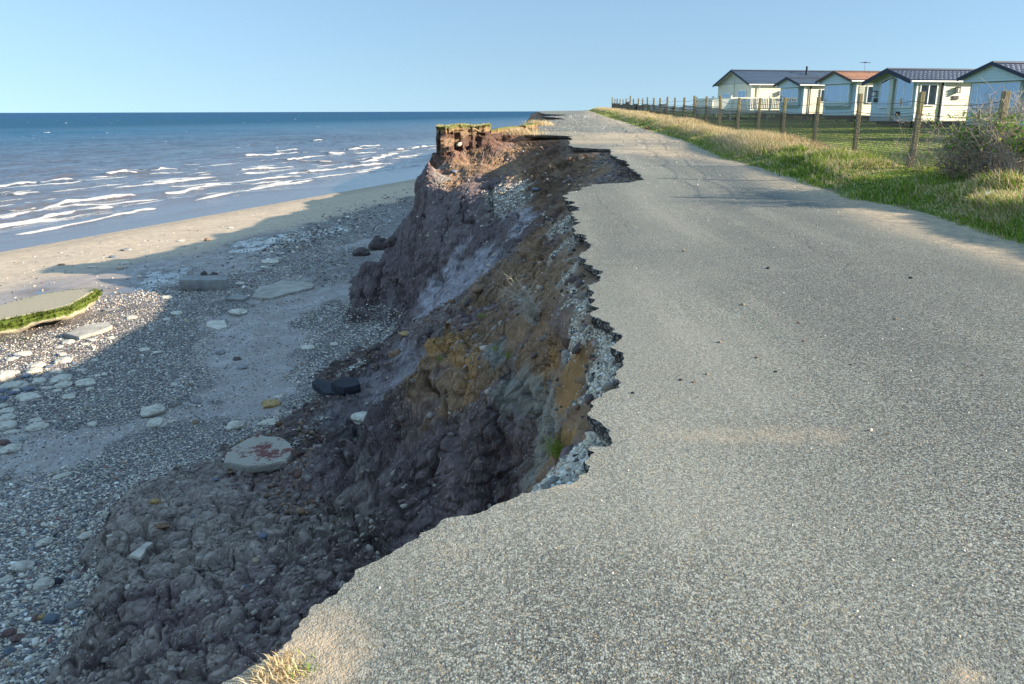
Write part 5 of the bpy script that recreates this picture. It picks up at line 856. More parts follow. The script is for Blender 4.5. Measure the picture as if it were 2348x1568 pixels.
def caravan(name, label, px, y, ang, W, L, zb, ze, zr, ground, roof_m, trim_m, wall_m, style, over=.45):
    x = (px-1173.5)/1985*y; root = empty(name, (x, y, 0), label, 'static caravan', 'static caravans in a row beyond the fence', math.radians(ang)); root.rotation_euler = (0, 0, math.radians(ang))
    xf = over if style in ('bay', 'glass') else .3
    wl = MB(); siding_box(wl, xf, L, 0, W, zb, ze-.02); wl.build('wall', wall_m, root)
    gb = MB(); gx = .06 if style in ('bay',) else xf-.012
    gable(gb, gx, .0 if style == 'bay' else .02, W if style == 'bay' else W-.02, ze, zr-.06, .05, zb=ze-.26 if style == 'bay' else None); 
    if style == 'bay': gb.box(gx+.055, xf+.05, .0, W, ze-.255, ze-.22); gb.box(gx+.055, xf, -.0, .04, ze-.22, ze); gb.box(gx+.055, xf, W-.04, W, ze-.22, ze)
    gb.build('gable_panel', M_FRONT if style != 'plain' else M_CREAM_SHADE, root); g2 = MB(); gable(g2, L-.06, .02, W-.02, ze, zr-.06); g2.build('rear_gable', wall_m, root)
    fp = MB(); n_ = int((ze-zb)/.145)
    for i in range(n_):
        za = zb+(ze-zb)*i/n_; zc = zb+(ze-zb)*(i+1)/n_; fp.prism([(xf-.055, za), (xf-.019, za), (xf-.019, zc), (xf-.028, zc)], 'y', -.012, W+.012)
    if style != 'plain': fp.build('front_boarding', M_FRONT, root)  # front skin, tinted as if shaded
    sl = (zr-ze)/(W/2); ov = .22; rx0 = -.10; 
    rf = roof_half(rx0, L+.2, -ov, W/2, ze-ov*sl, zr, 'roof', roof_m, root); r2 = roof_half(rx0, L+.2, W+ov, W/2, ze-ov*sl, zr, 'roof_slope', roof_m, rf)
    rd = MB(); rd.tube([(rx0-.01, W/2, zr+.04), (L+.21, W/2, zr+.04)], .07, 8); rd.build('ridge_cap', trim_m, rf)
    un = MB(); un.prism([(-ov, ze-ov*sl-.03), (W/2, zr-.05), (W+ov, ze-ov*sl-.03), (W+ov, ze-ov*sl-.01), (W/2, zr-.02), (-ov, ze-ov*sl-.01)], 'x', rx0+.02, L+.18); un.build('roof_underside', M_CREAM_SHADE if style != 'bay' else wall_m, rf)
    bb = MB(); dpt = .17 if style != 'glass' else .24
    for ys, yo in ((-ov-.02, W/2), (W+ov+.02, W/2)):
        z0_ = ze-(ov+.02)*sl; poly = [(ys, z0_+.05), (yo, zr+.09), (yo, zr+.09-dpt), (ys, z0_+.05-dpt)]; bb.prism(poly, 'x', rx0-.05, rx0-.012)
    bb.build('barge_board', trim_m, root)
    gt = MB(); gt.box(rx0+.02, L+.18, -ov-.10, -ov-.012, ze-ov*sl-.09, ze-ov*sl-.005); gt.box(rx0+.05, L, -ov-.008, -.02, ze-.16, ze-.13); gt.build('gutter', M_WHITE, root)
    ct = MB(); ct.box(xf-.03, xf+.07, -.045, -.026, zb, ze-.17); ct.build('corner_trim', M_WHITE, root)
    cs_ = MB(); cs_.box(xf+.25, L-.2, .25, .40, zb-.22, zb-.005); cs_.box(xf+.25, L-.2, W-.40, W-.25, zb-.22, zb-.005); cs_.box(xf+.02, L-.02, .02, W-.02, zb-.06, zb-.002)
    for xx_ in np.arange(xf+.9, L, 2.2):
        cs_.box(xx_, xx_+.08, .27, .35, ground-.1, zb-.222); cs_.box(xx_, xx_+.08, W-.36, W-.28, ground-.1, zb-.222)
    cs_.build('chassis', M_DARK, root)
    bk = MB()
    for xx_ in np.arange(xf+1.6, L, 2.6): bk.box(xx_, xx_+.3, .55, .85, ground-.1, zb-.07); bk.box(xx_, xx_+.3, W-.9, W-.6, ground-.1, zb-.07)
    bk.build('support_blocks', M_BLOCK, root)
    wh = MB()
    for yy_ in (.5, W-.7): wh.prism([(xf+L*.45+.3*math.cos(a), zb-.28+.3*math.sin(a)) for a in np.linspace(0, 2*pi, 16, endpoint=False)], 'y', yy_, yy_+.2)
    wh.build('wheel', M_BLACK, root)
    if style == 'bay':
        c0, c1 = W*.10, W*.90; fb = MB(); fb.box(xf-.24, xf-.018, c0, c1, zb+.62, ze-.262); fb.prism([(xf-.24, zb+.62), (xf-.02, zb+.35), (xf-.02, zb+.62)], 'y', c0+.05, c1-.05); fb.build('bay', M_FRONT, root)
        window(root, 'x', xf-.24, c0+.02, c1-.02, zb+.85, ze-.30, (.3, .86), open_=.3)
    root['zb'] = 0; del root['zb']; return root, xf
# c1: lodge with deck
r1, xf = caravan('holiday_lodge', 'wide cream lodge with dark tiled roof and railed deck, leftmost of the caravans', 1711, 72, 15, 5.6, 13, 1.45, 3.80, 4.86, 1.0, M_TILE2, M_NAVY, M_CREAM, 'plain')
window(r1, 'x', xf-.018, .75, 1.95, 1.75, 3.25, (.5,), open_=.1); window(r1, 'x', xf-.018, 3.3, 4.7, 1.7, 3.05, (.5,), open_=.1); wall_lamp(r1, 'y', -.017, 2.9, 3.0, M_SHUT); sign_plate(r1, 'y', -.017, 3.0, 2.55, .66, .30, True)
m = MB(); m.tube([(.9, -.33, 3.66), (.9, -.10, 3.5), (.9, -.08, 1.4)], .045, 8); m.build('downpipe', M_WHITE, r1, True); m = MB(); m.box(xf-.09, xf-.02, 2.6, 2.9, 2.35, 2.7); m.tube([(xf-.035, 2.75, 2.7), (xf-.035, 2.75, 4.6)], .02, 5); m.build('meter_box', M_SHUT, r1)
m = MB(); m.tube([(6.6, 1.9, 4.5), (6.6, 1.9, 5.25)], .09, 8); m.build('flue_pipe', M_BLACK, r1)
# c2
r2, xf = caravan('caravan', 'smallest caravan with a slate blue roof and bay front, right beside the deck', 1825, 66, 15, 3.05, 9, 1.36, 3.56, 4.0, .9, M_TILE2, M_NAVY, M_CREAM, 'bay', .5)
window(r2, 'y', -.017, 1.9, 3.1, 2.2, 3.15, (.6,), open_=.5, label='white framed side window'); m = MB(); m.tube([(xf+.5, -.3, 3.45), (xf+.5, -.07, 3.3), (xf+.5, -.07, 1.36)], .04, 8); m.build('downpipe', M_DARK, r2)
m = MB(); m.tube([(5.4, -.30, 3.35), (5.4, -.32, 5.1)], .025, 6); m.build('aerial_mast', M_SHUT, r2); m = MB()
for a in (-.35, .35): m.tube([(5.4-.45, -.32, 5.08), (5.4, -.32, 5.14), (5.85, -.32, 5.08)], .018, 4); m.tube([(5.4, -.32-.3*abs(a)*2, 5.1), (5.4, -.32+.3*abs(a)*2, 5.1)], .018, 4)
m.build('aerial_head', M_BLACK, r2)
# c3
r3, xf = caravan('caravan', 'caravan with the only terracotta coloured roof', 1941, 59, 15, 3.5, 10, 1.26, 3.62, 4.15, .8, M_TILEB, M_BROWNT, M_CREAM, 'bay', .55)
window(r3, 'y', -.017, 1.35, 2.7, 2.05, 3.2, (), open_=.3); m = MB(); m.box(.72, 1.12, -.05, -.018, 2.0, 3.2)
for z_ in np.arange(2.08, 3.14, .09): m.box(.76, 1.08, -.062, -.052, z_, z_+.05)
m.build('shutter', M_SHUT, r3)
# c4
r4, xf = caravan('caravan', 'caravan with a raked all-glass front of tall blue windows and a navy roof', 2075, 50.7, 15, 3.8, 11, .97, 3.33, 3.93, .53, M_TILE, M_NAVY, M_CREAM, 'glass', .55)
window(r4, 'x', xf-.055, .12, 1.62, 1.75, 0, (.5,), open_=.22, ztops=(3.2, 3.62)); window(r4, 'x', xf-.055, 2.1, 3.0, 1.75, 0, (), open_=.22, ztops=(3.55, 3.28)); wall_lamp(r4, 'x', xf-.045, 3.4, 2.6); sign_plate(r4, 'x', xf-.045, 3.4, 2.2, .36, .24, script=False)
pl = MB(); pl.box(xf-.26, xf-.018, 1.72, 2.02, .97, 3.4); pl.build('centre_pier', M_CREAM_SHADE, r4)
window(r4, 'y', -.017, .75, 1.95, 1.85, 3.05, (.5,), open_=.35); wall_lamp(r4, 'y', -.017, 3.3, 2.75); sign_plate(r4, 'y', -.017, 3.3, 2.3, .44, .22); m = MB(); m.box(2.25, 2.34, -.11, -.02, .97, 3.2); m.build('downpipe', M_DARK, r4); m = MB(); m.box(2.36, 2.5, -.05, -.02, .97, 3.2); m.build('corner_trim', M_WHITE, r4)
m = MB(); m.tube([(6.9, 1.9, 3.85), (6.9, 1.9, 4.12)], .07, 8); m.tube([(6.9, 1.9, 4.14), (6.9, 1.9, 4.24)], .15, 8); m.build('roof_vent', M_DARK, r4)
m = MB(); m.box(xf-.09, xf-.03, 1.1, 1.45, 1.28, 1.52); m.build('gas_hatch', M_BLACK, r4)
# c5
r5, xf = caravan('caravan', 'rightmost caravan with a wide blue bay window seen through the brambles', 2331, 42, 15, 3.8, 11, .85, 3.24, 3.84, .42, M_TILE, M_NAVY, M_CREAM, 'bay', .6)
window(r5, 'y', -.017, 1.6, 3.0, 1.8, 2.9, (.5,), open_=.3)
# two more of the row, just beyond the right edge of the photo: their shadows streak the lawn
caravan('caravan', 'caravan with a navy roof next to the rightmost one, beyond the edge of the photo', 2640, 33, 15, 3.8, 10, .75, 3.1, 3.7, .36, M_TILE, M_NAVY, M_CREAM, 'bay', .5)
caravan('caravan', 'cream caravan nearest the camera, beyond the right edge of the photo', 3060, 24.5, 15, 3.6, 10, .7, 3.0, 3.6, .33, M_TILE2, M_NAVY, M_CREAM, 'plain', .5)
# ---- deck of the lodge
dk = empty('deck', (r1.location.x, r1.location.y, 0), 'raised cream deck with picket railings in front of the leftmost lodge', 'deck', rz=math.radians(15))
M_PVC = vary('cream_pvc', (.78, .75, .62), .5, 2, .1, .002); dz = 1.62; gz = 1.0; X0, X1, Y0, Y1 = -2.5, 4.4, -1.8, 4.2
m = MB(); m.box(X0, xf-.7, Y0, Y1, dz-.06, dz); m.box(xf-.7, X1, Y0, -.06, dz-.06, dz); m.build('decking', M_BLOCK, dk)
m = MB(); m.box(X0-.03, X0-.002, Y0, Y1, dz-.30, dz+.02); m.box(X0-.03, X1, Y0-.03, Y0-.002, dz-.30, dz+.02); m.build('fascia', M_PVC, dk)
def rail(p, q):
    m = MB(); d = Vector((q[0]-p[0], q[1]-p[1])); L = d.length; al = 'x' if abs(d.x) > abs(d.y) else 'y'
    def bar(a, b, w_, za, zb):
        if al == 'x': m.box(p[0]+a, p[0]+b, p[1]-w_/2, p[1]+w_/2, za, zb)
        else: m.box(p[0]-w_/2, p[0]+w_/2, p[1]+a, p[1]+b, za, zb)
    bar(.06, L-.06, .06, dz+.92, dz+1.0); bar(.06, L-.06, .05, dz+.08, dz+.16); n = int(L/.16)
    for i in range(n): a = .1+(L-.2)*i/n; bar(a, a+.085, .03, dz+.162, dz+.918)
    m.build('railing', M_PVC, dk)
for p, q in [((X0, Y0), (X0, 1.2)), ((X0, 1.2), (X0, Y1)), ((X0, Y0), (1, Y0)), ((1, Y0), (X1, Y0)), ((X0, Y1), (xf-.8, Y1))]: rail(p, q)
for p in [(X0, Y0), (X0, 1.2), (X0, Y1), (1, Y0), (X1, Y0)]:
    m = MB(); m.box(p[0]-.06, p[0]+.06, p[1]-.06, p[1]+.06, dz+.021, dz+1.1); m.box(p[0]-.08, p[0]+.08, p[1]-.08, p[1]+.08, dz+1.1, dz+1.14); m.build('railing_post', M_PVC, dk)
for p in [(X0+.1, Y0+.1), (X0+.1, 1.2), (X0+.1, Y1-.1), (.9, Y0+.1), (X1-.1, Y0+.1), (0, 1), (0, 3)]:
    m = MB(); m.box(p[0]-.06, p[0]+.06, p[1]-.06, p[1]+.06, gz-.2, dz-.302); m.build('leg', M_PVC if p[1] < -1 else M_CREAM_SHADE, dk)
# ================================================================ FENCE
fr = empty('wire_fence', (float(FNX(15)), 15, 0), 'long fence of weathered wooden posts with barbed wire and wire netting', 'fence')
def mat_post():
    s = NT('weathered_wood', .9, .2); g = s.noise(5, 6, .65, s.scalevec((9, 9, .7))); c = s.mix(s.ramp(g, .35, .68), (.16, .12, .07), (.36, .29, .17)); c = s.mix(s.ramp(s.noise(3, 4), .5, .7, 0, .7), c, (.22, .23, .07)); return s.out(c, None, s.bump(g, .02, .9))
MPOST = mat_post(); MWIRE = vary('rusty_wire', (.09, .065, .05), .6, 30, .4, .001); MNET = vary('galvanised_netting', (.05, .06, .055), .5, 30, .3, .001)
posts = []; rnd = random.Random(21)
def fxyz(i):
    y = 3.5*(4.45+i); return float(FNX(y)), y, float(fence_z(y))
def add_post(i, x, y, z, h, hw=.055, lx=0, ly=0, nm='post'):
    m = MB(); vs = []; fs = []; nz = 7; w_ = hw*rnd.uniform(.9, 1.15)
    for k_ in range(nz):
        f_ = k_/(nz-1); zz = z-.4+(h+.4)*f_; ox = lx*f_+rnd.uniform(-.004, .004); oy = ly*f_; ww = w_*(1.04-.08*f_)
        for a, b in ((-1, -.75), (-.75, -1), (.75, -1), (1, -.75), (1, .75), (.75, 1), (-.75, 1), (-1, .75)): vs.append((x-fr.location.x+ox+a*ww, y-fr.location.y+oy+b*ww, zz+(rnd.uniform(-.012, .012) if k_ == nz-1 else 0)))
    for k_ in range(nz-1):
        for j in range(8): fs.append((k_*8+j, k_*8+(j+1) % 8, (k_+1)*8+(j+1) % 8, (k_+1)*8+j))
    fs.append(tuple(range((nz-1)*8, nz*8))); m.add(vs, fs); return m.build(nm, MPOST, fr)
HP = [1.6]*8+[1.58, 1.58]+[1.5]*6+[1.45]*11
for i in range(0, 26):
    x, y, z = fxyz(i); h = HP[min(max(i, 0), len(HP)-1)]+rnd.uniform(-.05, .05)+(.2 if i in (25, 19) else 0); lx = rnd.uniform(-.05, .05)+(.05 if i < 3 else 0); posts.append((x, y, z, h, lx)); add_post(i, x, y, z, h, .062 if i < 2 else .055, lx, rnd.uniform(-.03, .03))
for (px, dy) in ((1462, .4), (1594, .5)):
    y = 3.5*4.45*((2300-1245)/(px-1245)); add_post(0, float(FNX(y))-.15, y, float(fence_z(y)), 1.35, .03, .28, .1, 'strut')
P0 = np.array([p[:3] for p in posts])
bw = MB(); bw2 = MB()
for (xa, ya, za, ha, _), (xb, yb, zb_, hb, _) in zip(posts[:-1], posts[1:]):
    for mb_, fz, sag in ((bw, .88, rnd.uniform(.04, .13)), (bw2, .73, rnd.uniform(.03, .07))):
        pts = []
        for t in np.linspace(0, 1, 9): pts.append((xa+(xb-xa)*t-fr.location.x-.06, ya+(yb-ya)*t-fr.location.y, (za+ha*fz)*(1-t)+(zb_+hb*fz)*t-sag*4*t*(1-t)))
        mb_.tube(pts, .007 if ya < 40 else .009, 3, False)
        if ya < 48:
            for t in np.arange(.04, 1, .035):
                q = Vector(pts[0]).lerp(Vector(pts[-1]), t); q.z -= sag*4*t*(1-t); mb_.add([(q.x-.012, q.y, q.z-.012), (q.x+.012, q.y+.004, q.z+.016), (q.x+.004, q.y-.006, q.z+.012), (q.x-.004, q.y+.01, q.z-.016)], [(0, 1, 2), (0, 1, 3)])
bw.build('barbed_wire', MWIRE, fr); bw2.build('top_net_wire', MWIRE, fr)
# hexagonal netting, one mesh per bay
for bi, ((xa, ya, za, ha, _), (xb, yb, zb_, hb, _)) in enumerate(zip(posts[:-1], posts[1:])):
    cw = .045 if ya < 30 else (.08 if ya < 45 else .15); chh = cw*1.15; Lb = 3.5; H = .70*ha; nx = int(Lb/cw); nz = int(H/chh); th = .0044 if ya < 30 else (.006 if ya < 45 else .010); V = []; F = []
    sgs = []
    for r_ in range(nz+1):
        for c_ in range(nx+1):
            o_ = .5*(r_ % 2); a = ((c_+o_)*cw, r_*chh+chh*.22); b = ((c_+o_)*cw, r_*chh+chh*.78); sgs.append((a, b)); sgs.append((b, ((c_+o_+.5)*cw, (r_+1)*chh+chh*.22))); sgs.append((b, ((c_+o_-.5)*cw, (r_+1)*chh+chh*.22)))
    A = np.array(sgs); A = A[(A[:, :, 1].max(1) <= H) & (A[:, :, 0].max(1) <= Lb)]; rs = np.random.default_rng(bi); 
    def tow(q):
        t = q[:, 0]/Lb; bul = .035*np.sin(t*pi)*np.sin(q[:, 1]*4+bi); sg_ = -.05*4*t*(1-t)*(q[:, 1]/H)
        return np.column_stack([xa+(xb-xa)*t-.065+bul-fr.location.x, ya+(yb-ya)*t-fr.location.y, za+(zb_-za)*t+.02+q[:, 1]+sg_])
    p = tow(A[:, 0]); q = tow(A[:, 1]); d = q-p; d /= np.linalg.norm(d, axis=1, keepdims=True); u = np.cross(d, [1., 0, 0]); u /= np.linalg.norm(u, axis=1, keepdims=True)+1e-9; v = np.cross(d, u); n_ = len(p); VV = []
    for e_ in (p, q):
        for k_ in range(3): an = 2*pi*k_/3; VV.append(e_+(u*math.cos(an)+v*math.sin(an))*th)
    V = np.stack(VV, 1).reshape(-1, 3); b_ = np.arange(n_)[:, None]*6; F = np.concatenate([np.column_stack([b_+k_, b_+(k_+1) % 3, b_+3+(k_+1) % 3, b_+3+k_]) for k_ in range(3)]); link(mesh_np('wire_netting', V, F, MNET, False), 'netting', fr)
# far field posts behind the lawn
ff = empty('field_fence', (19, 100, 0), 'row of short pale stakes with wire far across the field', 'fence')
m2 = MB()
for k_, px in enumerate((1567, 1591, 1615, 1640, 1688)):
    y = 92-k_*3.0; x = (px+2-1173.5)/1985*y; z = float(land_z(np.array([x]), np.array([y]))[0]); m = MB(); m.tube([(x-19, y-100, z-.2), (x-19+rnd.uniform(-.05, .05), y-100, z+1.25)], .06, 6); m.build('stake', M_SHUT, ff)
# ================================================================ GRASS
def blades(name, P, H, Wd, lean, cols, mat, label, seed, bend=.6, cat='grass', kind='stuff', parent=None):
    rg = np.random.default_rng(seed); n = len(P); a = rg.uniform(0, 2*pi, n); wd = np.stack([np.cos(a), np.sin(a), np.zeros(n)], 1)*Wd[:, None]; la = rg.uniform(0, 2*pi, n); ln = np.stack([np.cos(la), np.sin(la)], 1)*(H*bend*rg.uniform(.15, 1, n))[:, None]+lean*H[:, None]
    up = np.array([0, 0, 1.0]); rows = []
    for t_, w_, b_ in ((0, 1, 0), (.42, .85, .2), (.78, .5, .58)):
        c = P+up*(H*t_*(1-.12*t_))[:, None]+np.column_stack([ln*b_, -b_*.25*np.linalg.norm(ln, axis=1)]); rows += [c-wd*w_, c+wd*w_]
    rows.append(P+up*(H*.92)[:, None]+np.column_stack([ln, -.35*np.linalg.norm(ln, axis=1)]))
    V = np.stack(rows, 1).reshape(-1, 3); b = np.arange(n)[:, None]*7; F4 = np.concatenate([b+np.array([0, 1, 3, 2]), b+np.array([2, 3, 5, 4])]); F3 = b+np.array([4, 5, 6])
    cc = np.repeat(cols, 7, 0); sh = np.tile(np.array([1., 1, 1, 1, 1, 1, 1]), n)[:, None]; o = link(mesh_np(name, V, [F4, F3], mat, True, None, cc*sh), name, parent)
    if label: tag(o, label, cat, None, kind)
    return o
sg = NT('grass_blade', .75, .2); cgr = sg.attr('Col', True); MGR = sg.out(cgr); t = sg.t; tl = t.nodes.new('ShaderNodeBsdfTranslucent'); t.links.new(cgr, tl.inputs[0]); mx = t.nodes.new('ShaderNodeMixShader'); mx.inputs[0].default_value = .35
t.links.new(sg.b.outputs[0], mx.inputs[1]); t.links.new(tl.outputs[0], mx.inputs[2]); t.links.new(mx.outputs[0], t.nodes['Material Output'].inputs[0])
GREEN = np.array([(.20, .31, .03), (.28, .38, .045), (.12, .21, .025), (.36, .42, .08)]); DRY = np.array([(.74, .58, .34), (.62, .46, .24), (.82, .70, .46), (.48, .33, .16)])
def verge(name, y0, y1, n, tl_, th_, kind, seed, label):
    rg = np.random.default_rng(seed); y = np.exp(rg.uniform(math.log(y0), math.log(y1), n)); t_ = rg.uniform(tl_, th_, n); gx = grass_x(y); wdt = np.maximum(FNX(y)-gx, .5); x = gx+t_*wdt; r = np.hypot(x, y)
    cl_ = fbm(x, y, x*0, 1.3, 3, seed); cl2 = vnoise(x*.5, y*.5, x*0, seed+5)
    if kind == 'green':
        dryp = np.clip(.26+.5*(cl_ > .10)*(t_ > .12)+.35*sstep(22, 32, y)*(t_ > .25), 0, .8)*(t_ < 1.02); dry = rg.random(n) < dryp*.62; m = (cl2*.6+rg.uniform(-1, 1, n) > -1.15) & ((t_ > .1) | (rg.random(n) < .35)); H = np.where(dry, rg.uniform(.10, .30, n), rg.uniform(.08, .27, n))*(.75+.5*np.clip(cl2, -1, 1))*sstep(-.12, .25, t_+.1)
        H *= np.where(t_ < .3, .6, 1)
    elif kind == 'dry':
        dry = rg.random(n) < np.clip(.93-.45*sstep(.45, .2, t_+.25*cl2), 0, 1); m = rg.random(n) < sstep(.02, .3, t_+.3*cl2)*sstep(20, 28, y+8*(t_-.5)+5*cl2); H = rg.uniform(.28, .62, n)*(.8+.3*cl2)*sstep(-.1, .55, t_)*np.interp(y, [20, 27, 120], [.6, 1, 1.1])
    else: dry = rg.random(n) < .12; m = np.ones(n, dtype=bool); H = rg.uniform(.03, .08, n)
    x, y, H, dry, r, t_ = x[m], y[m], H[m], dry[m], r[m], t_[m]; z = land_z(x, y)-.01; n = len(x)
    col = np.where(dry[:, None], DRY[rg.integers(0, 4, n)], GREEN[rg.integers(0, 4, n)])*rg.uniform(.75, 1.2, (n, 1)); Wd = np.where(dry, .0030, .0050)+r*.00022; H = H*(.45+1.1*sstep(-.35, .4, fbm(x, y, x*0, .9, 3, seed+9))) if kind == 'green' else H
    if kind == 'lawn': Wd = .003+r*.0004
    return blades(name, np.column_stack([x, y, z]), H, Wd, np.array([-.22, -.05]) if kind != 'lawn' else np.array([0, 0]), col, MGR, label, seed, .75 if kind == 'green' else .45)
verge('verge_grass', 8.0, 40, 130000, -.06, 1.15, 'green', 31, 'green verge grass with withered tufts between the road and the fence')
verge('dry_grass', 21, 112, 130000, .02, 1.08, 'dry', 32, 'tall straw coloured grass along the verge towards the crest of the road')
verge('far_verge_grass', 38, 112, 50000, -.05, .75, 'green', 33, 'low green grass at the foot of the straw coloured band')
verge('lawn_grass', 11, 60, 90000, 1.0, 5.2, 'lawn', 34, 'mown lawn of short grass in front of the caravans')
# ================================================================ BRAMBLES, DEAD SHRUBS, TUFTS
def shrub(name, label, cat, base, n, spread, height, seed, mat, rad=.006, droop=.4, twigs=5, lean=(0, 0), parent_loc=None):
    rnd = random.Random(seed); root = empty(name, base, label, cat); m = MB(); tips = []
    for i in range(n):
        a = rnd.uniform(0, 2*pi); x0 = rnd.uniform(-1, 1)*spread[0]*.8; y0 = rnd.uniform(-1, 1)*spread[1]*.8; H = height*(rnd.uniform(.35, .66) if rnd.random() < .62 else rnd.uniform(.7, 1.1))*(1-.25*abs(x0)/spread[0]); dx = math.cos(a)*rnd.uniform(.1, .5)*H+lean[0]*H; dy = math.sin(a)*rnd.uniform(.1, .5)*H+lean[1]*H; pts = []
        kx, ky = rnd.uniform(-.06, .06), rnd.uniform(-.06, .06)
        for k_ in range(9):
            t = k_/8; pts.append((x0+dx*t**1.6+kx*math.sin(t*9), y0+dy*t**1.6+ky*math.sin(t*8+1), H*(t-droop*t*t*rnd.uniform(.55, .62))-.03))
        m.tube(pts, [rad*rnd.uniform(.9, 1.1)*(1-.75*k_/8) for k_ in range(9)], 4, False)
        for j in range(twigs):
            k_ = rnd.randint(3, 8); p = Vector(pts[k_]); d = Vector((rnd.uniform(-1, 1), rnd.uniform(-1, 1), rnd.uniform(-.2, 1))).normalized()*rnd.uniform(.06, .24)*height; q = p+d*.5+Vector((rnd.uniform(-.02, .02),)*3); e = p+d; m.tube([p, q, e], [rad*.45, rad*.35, rad*.15], 3, False); tips += [q, e]
    o = m.build('stems', mat, root); return root, tips
def leaves(parent, name, pts, size, cols, seed, mat):
    rg = np.random.default_rng(seed); n = len(pts); P = np.array(pts); S = size*rg.uniform(.6, 1.4, n); a = rg.normal(size=(n, 3)); a /= np.linalg.norm(a, axis=1, keepdims=True); b = np.cross(a, rg.normal(size=(n, 3))); b /= np.linalg.norm(b, axis=1, keepdims=True); c = np.cross(a, b)
    rows = [P, P+a*S[:, None]*.5+b*S[:, None]*.38, P+a*S[:, None]*1.1, P+a*S[:, None]*.5-b*S[:, None]*.38, P+a*S[:, None]*.55+c*S[:, None]*.14]; V = np.stack(rows, 1).reshape(-1, 3); k_ = np.arange(n)[:, None]*5; F = np.concatenate([k_+np.array(f) for f in ((0, 1, 4), (1, 2, 4), (2, 3, 4), (3, 0, 4))]); cc = np.repeat(np.array(cols)[rg.integers(0, len(cols), n)]*rg.uniform(.7, 1.3, (n, 1)), 5, 0)
    return link(mesh_np(name, V, F, mat, False, None, cc), name, parent)
MTW = vary('dry_twig', (.40, .32, .25), .9, 20, .4, .002); MTW2 = vary('bleached_twig', (.50, .45, .38), .9, 20, .3, .002)
bx, by = 9.05, 15.7; bz = .33
br, tips = shrub('bramble_thicket', 'bramble thicket with dead undergrowth and fresh green leaves on top, round the nearest post', 'shrub', (bx, by, bz), 300, (.7, 1.7), 2.0, 3, MTW, .0085, .38, 9)
rg = np.random.default_rng(5); tp_ = [tuple(t) for t in tips if .55 < t.z < 1.2]; tp_ = tp_+[tuple(np.array(p)+rg.normal(0, .05, 3)) for p in tp_ for _ in range(1)]; leaves(br, 'leaves', [t for t in tp_ if math.sin(t[1]*4)+math.sin(t[0]*7+t[2]*5) > .2], .06, [(.13, .24, .03), (.22, .33, .05), (.08, .15, .03), (.30, .36, .07)], 6, MGR)
n = 9000; q = np.column_stack([rg.uniform(-.8, .8, n), rg.uniform(-1.7, 1.7, n), rg.beta(1.2, 1.7, n)*.95]); q = q[vnoise(q[:, 0]*2.4, q[:, 1]*2.4, q[:, 2]*2, 7) > -.25-.3*(q[:, 2] < .3)]; q = q[(np.abs(q[:, 1])/1.8)**2+(q[:, 2]/1.25)**2+(q[:, 0]/.95)**2 < 1]; leaves(br, 'dead_leaves', q, .038, [(.26, .19, .13), (.36, .28, .20), (.20, .14, .10), (.15, .12, .07), (.14, .16, .05)], 7, MGR)
sh2, tips = shrub('bare_bramble', 'sparse bare bramble stems climbing the netting beside the second nearest post', 'shrub', (8.75, 18.6, .34), 34, (.35, 1.0), 1.5, 8, MTW, .006, .35, 5); leaves(sh2, 'leaves', [tuple(t) for t in tips if t.z > .5][::3], .035, [(.20, .14, .09), (.16, .22, .05)], 9, MGR)
p = hit_left(1225, 735); ds_, tips = shrub('dead_shrub', 'bleached leafless shrub hanging on the brown cliff face', 'shrub', (p[0], p[1], p[2]+.02), 46, (.10, .10), .75, 12, MTW2, .0045, .25, 4, lean=(-.35, -.45))
def tuft(name, P, n, h, spread, dry, seed, label, lean=(0, 0), bend=.9, group=None):
    rg = np.random.default_rng(seed); root = None; Q = rg.normal(0, spread, (n, 2)); zz = np.full(n, P[2]-.01); H = h*rg.uniform(.5, 1.2, n); pal = DRY if dry else GREEN*.9; col = pal[rg.integers(0, 4, n)]*rg.uniform(.8, 1.15, (n, 1))
    o = blades(name, np.column_stack([Q, np.zeros(n)]), H, np.full(n, max(.0022, .00016*np.linalg.norm(P))), np.array(lean), col, MGR, None, seed, bend); o.location = tuple(P); tag(o, label, 'grass tuft', group); return o
P_ = hit_left(1281, 1048); tuft('grass_tuft', P_, 130, .22, .035, False, 3, 'vivid green grass tuft growing just under the asphalt edge', (-.3, -.4))
for k_, (px, py, lb) in enumerate([(1010, 828, 'small green tuft on the seaward end of the ochre ledge'), (1137, 803, 'small green tuft beside the grey clay vein'), (1163, 820, 'green tuft just right of the grey vein on the ledge'), (1106, 727, 'green sprig on the crest of the brown spur')]): tuft('grass_tuft', hit_left(px, py), 45, .10, .03, False, 40+k_, lb, (-.2, -.3))
for k_, (px, py, n_, h_, sp, lb) in enumerate([(1238, 288, 700, .42, .35, 'thick straw coloured tuft spilling over the far road edge'), (1200, 309, 600, .45, .38, 'long drooping straw tuft at the corner of the far bay'), (1125, 322, 120, .4, .22, 'thin dry stalks on the lip below the turf block')]):
    c = hitroad(px, py) if k_ < 2 else hit_left(px, py); tuft('dry_tuft', c, n_, h_, sp, True, 50+k_, lb, (-.5, -.2))
tq = [(hitroad(px, py), n_) for px, py, n_ in [(640, 1535, 120), (665, 1556, 150), (610, 1562, 120), (690, 1550, 60)]]
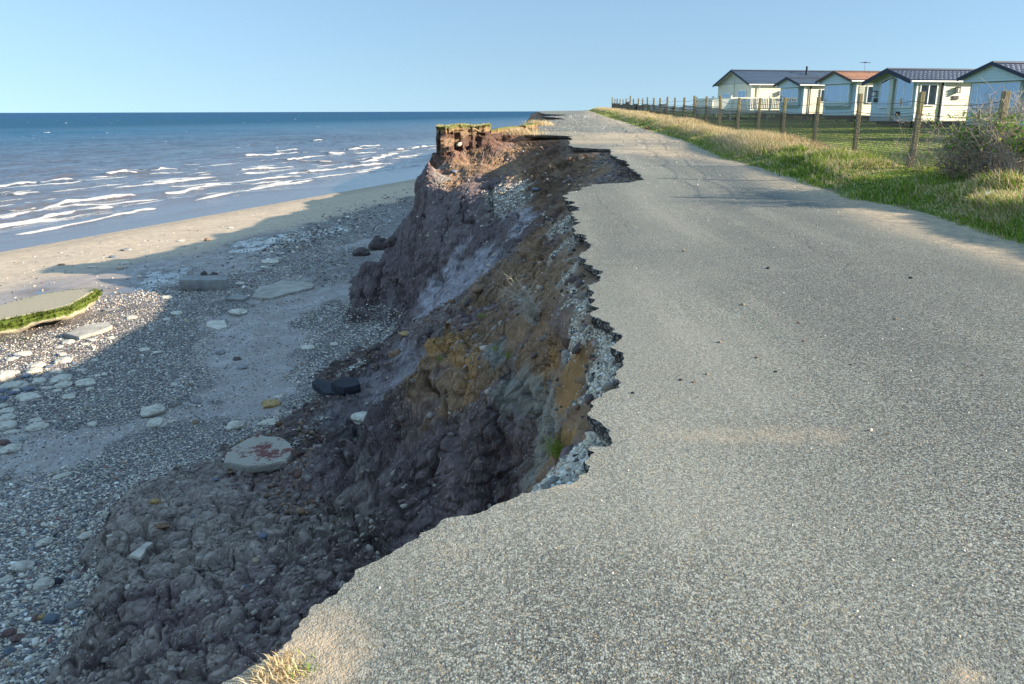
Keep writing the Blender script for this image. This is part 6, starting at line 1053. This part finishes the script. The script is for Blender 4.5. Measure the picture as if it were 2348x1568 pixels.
for k_, (c, n_) in enumerate(tq): tuft('edge_tuft', c, n_, .045, .028, k_ % 2 == 0 or k_ == 1, 60+k_, ['withered yellow tuft at the road corner, upper left one', 'matted straw tuft in the middle of the road corner', 'greenish tuft at the very bottom edge of the road corner', 'sparse yellow sprigs on the gritty corner, right of the others'][k_], (-.3, .1), 1.0)
mr = np.random.default_rng(91); k9 = mr.integers(0, len(mossV), 2600); blades('weed', mossV[k9]+mr.normal(0, .02, (2600, 3))-np.array([mslab.location.x*0, 0, 0]), mr.uniform(.05, .16, 2600), np.full(2600, .012), np.array([.35, -.45]), np.array([(.10, .15, .02), (.16, .21, .03), (.06, .10, .02), (.24, .25, .06)])[mr.integers(0, 4, 2600)], MGR, None, 92, 1.6, parent=mslab)
# turf fringe of the block
n = 2600; rg = np.random.default_rng(77); tx_ = rg.uniform(BL[0][0], BL[-1][0], n); ty_ = np.interp(tx_, [b[0] for b in BL], [b[1] for b in BL])+rg.uniform(-.12, 1.7, n)
blades('turf', np.column_stack([tx_, ty_, zt1(tx_)-.02]), rg.uniform(.04, .12, n), np.full(n, .007), np.array([-.1, -.2]), np.where((rg.random(n) < .6)[:, None], DRY[rg.integers(0, 4, n)], GREEN[rg.integers(0, 4, n)]), MGR, 'thin turf growing on top of the standing soil block', 78)
# litter
m = MB(); c = hitroad(1478, 297); c = np.array([c[0]+.1, c[1], land_z(np.array([c[0]+.1]), np.array([c[1]]))[0]+.02]); m.prism([(-.12, 0), (-.05, .09), (.04, .05), (.10, .12), (.13, .02), (.02, -.01)], 'y', -.06, .05); o = m.build('crisp_packet', vary('red_foil', (.55, .03, .03), .3, 20, .3, .01)); o.location = tuple(c); tag(o, 'crumpled red wrapper at the foot of the straw coloured grass', 'wrapper')
m = MB(); c = hitroad(2243, 466); yy_ = c[1]; x_ = 1070/1985*14.2; m.prism([(-.07, -.02), (-.02, .06), (.03, .03), (.07, .07), (.06, 0), (.0, -.03)], 'y', -.04, .03); o = m.build('tissue', vary('white_paper', (.8, .78, .8), .8)); o.location = (x_, 13.6, float(land_z(np.array([x_]), np.array([13.6]))[0])+.07); tag(o, 'scrap of white paper caught in the green verge', 'litter')
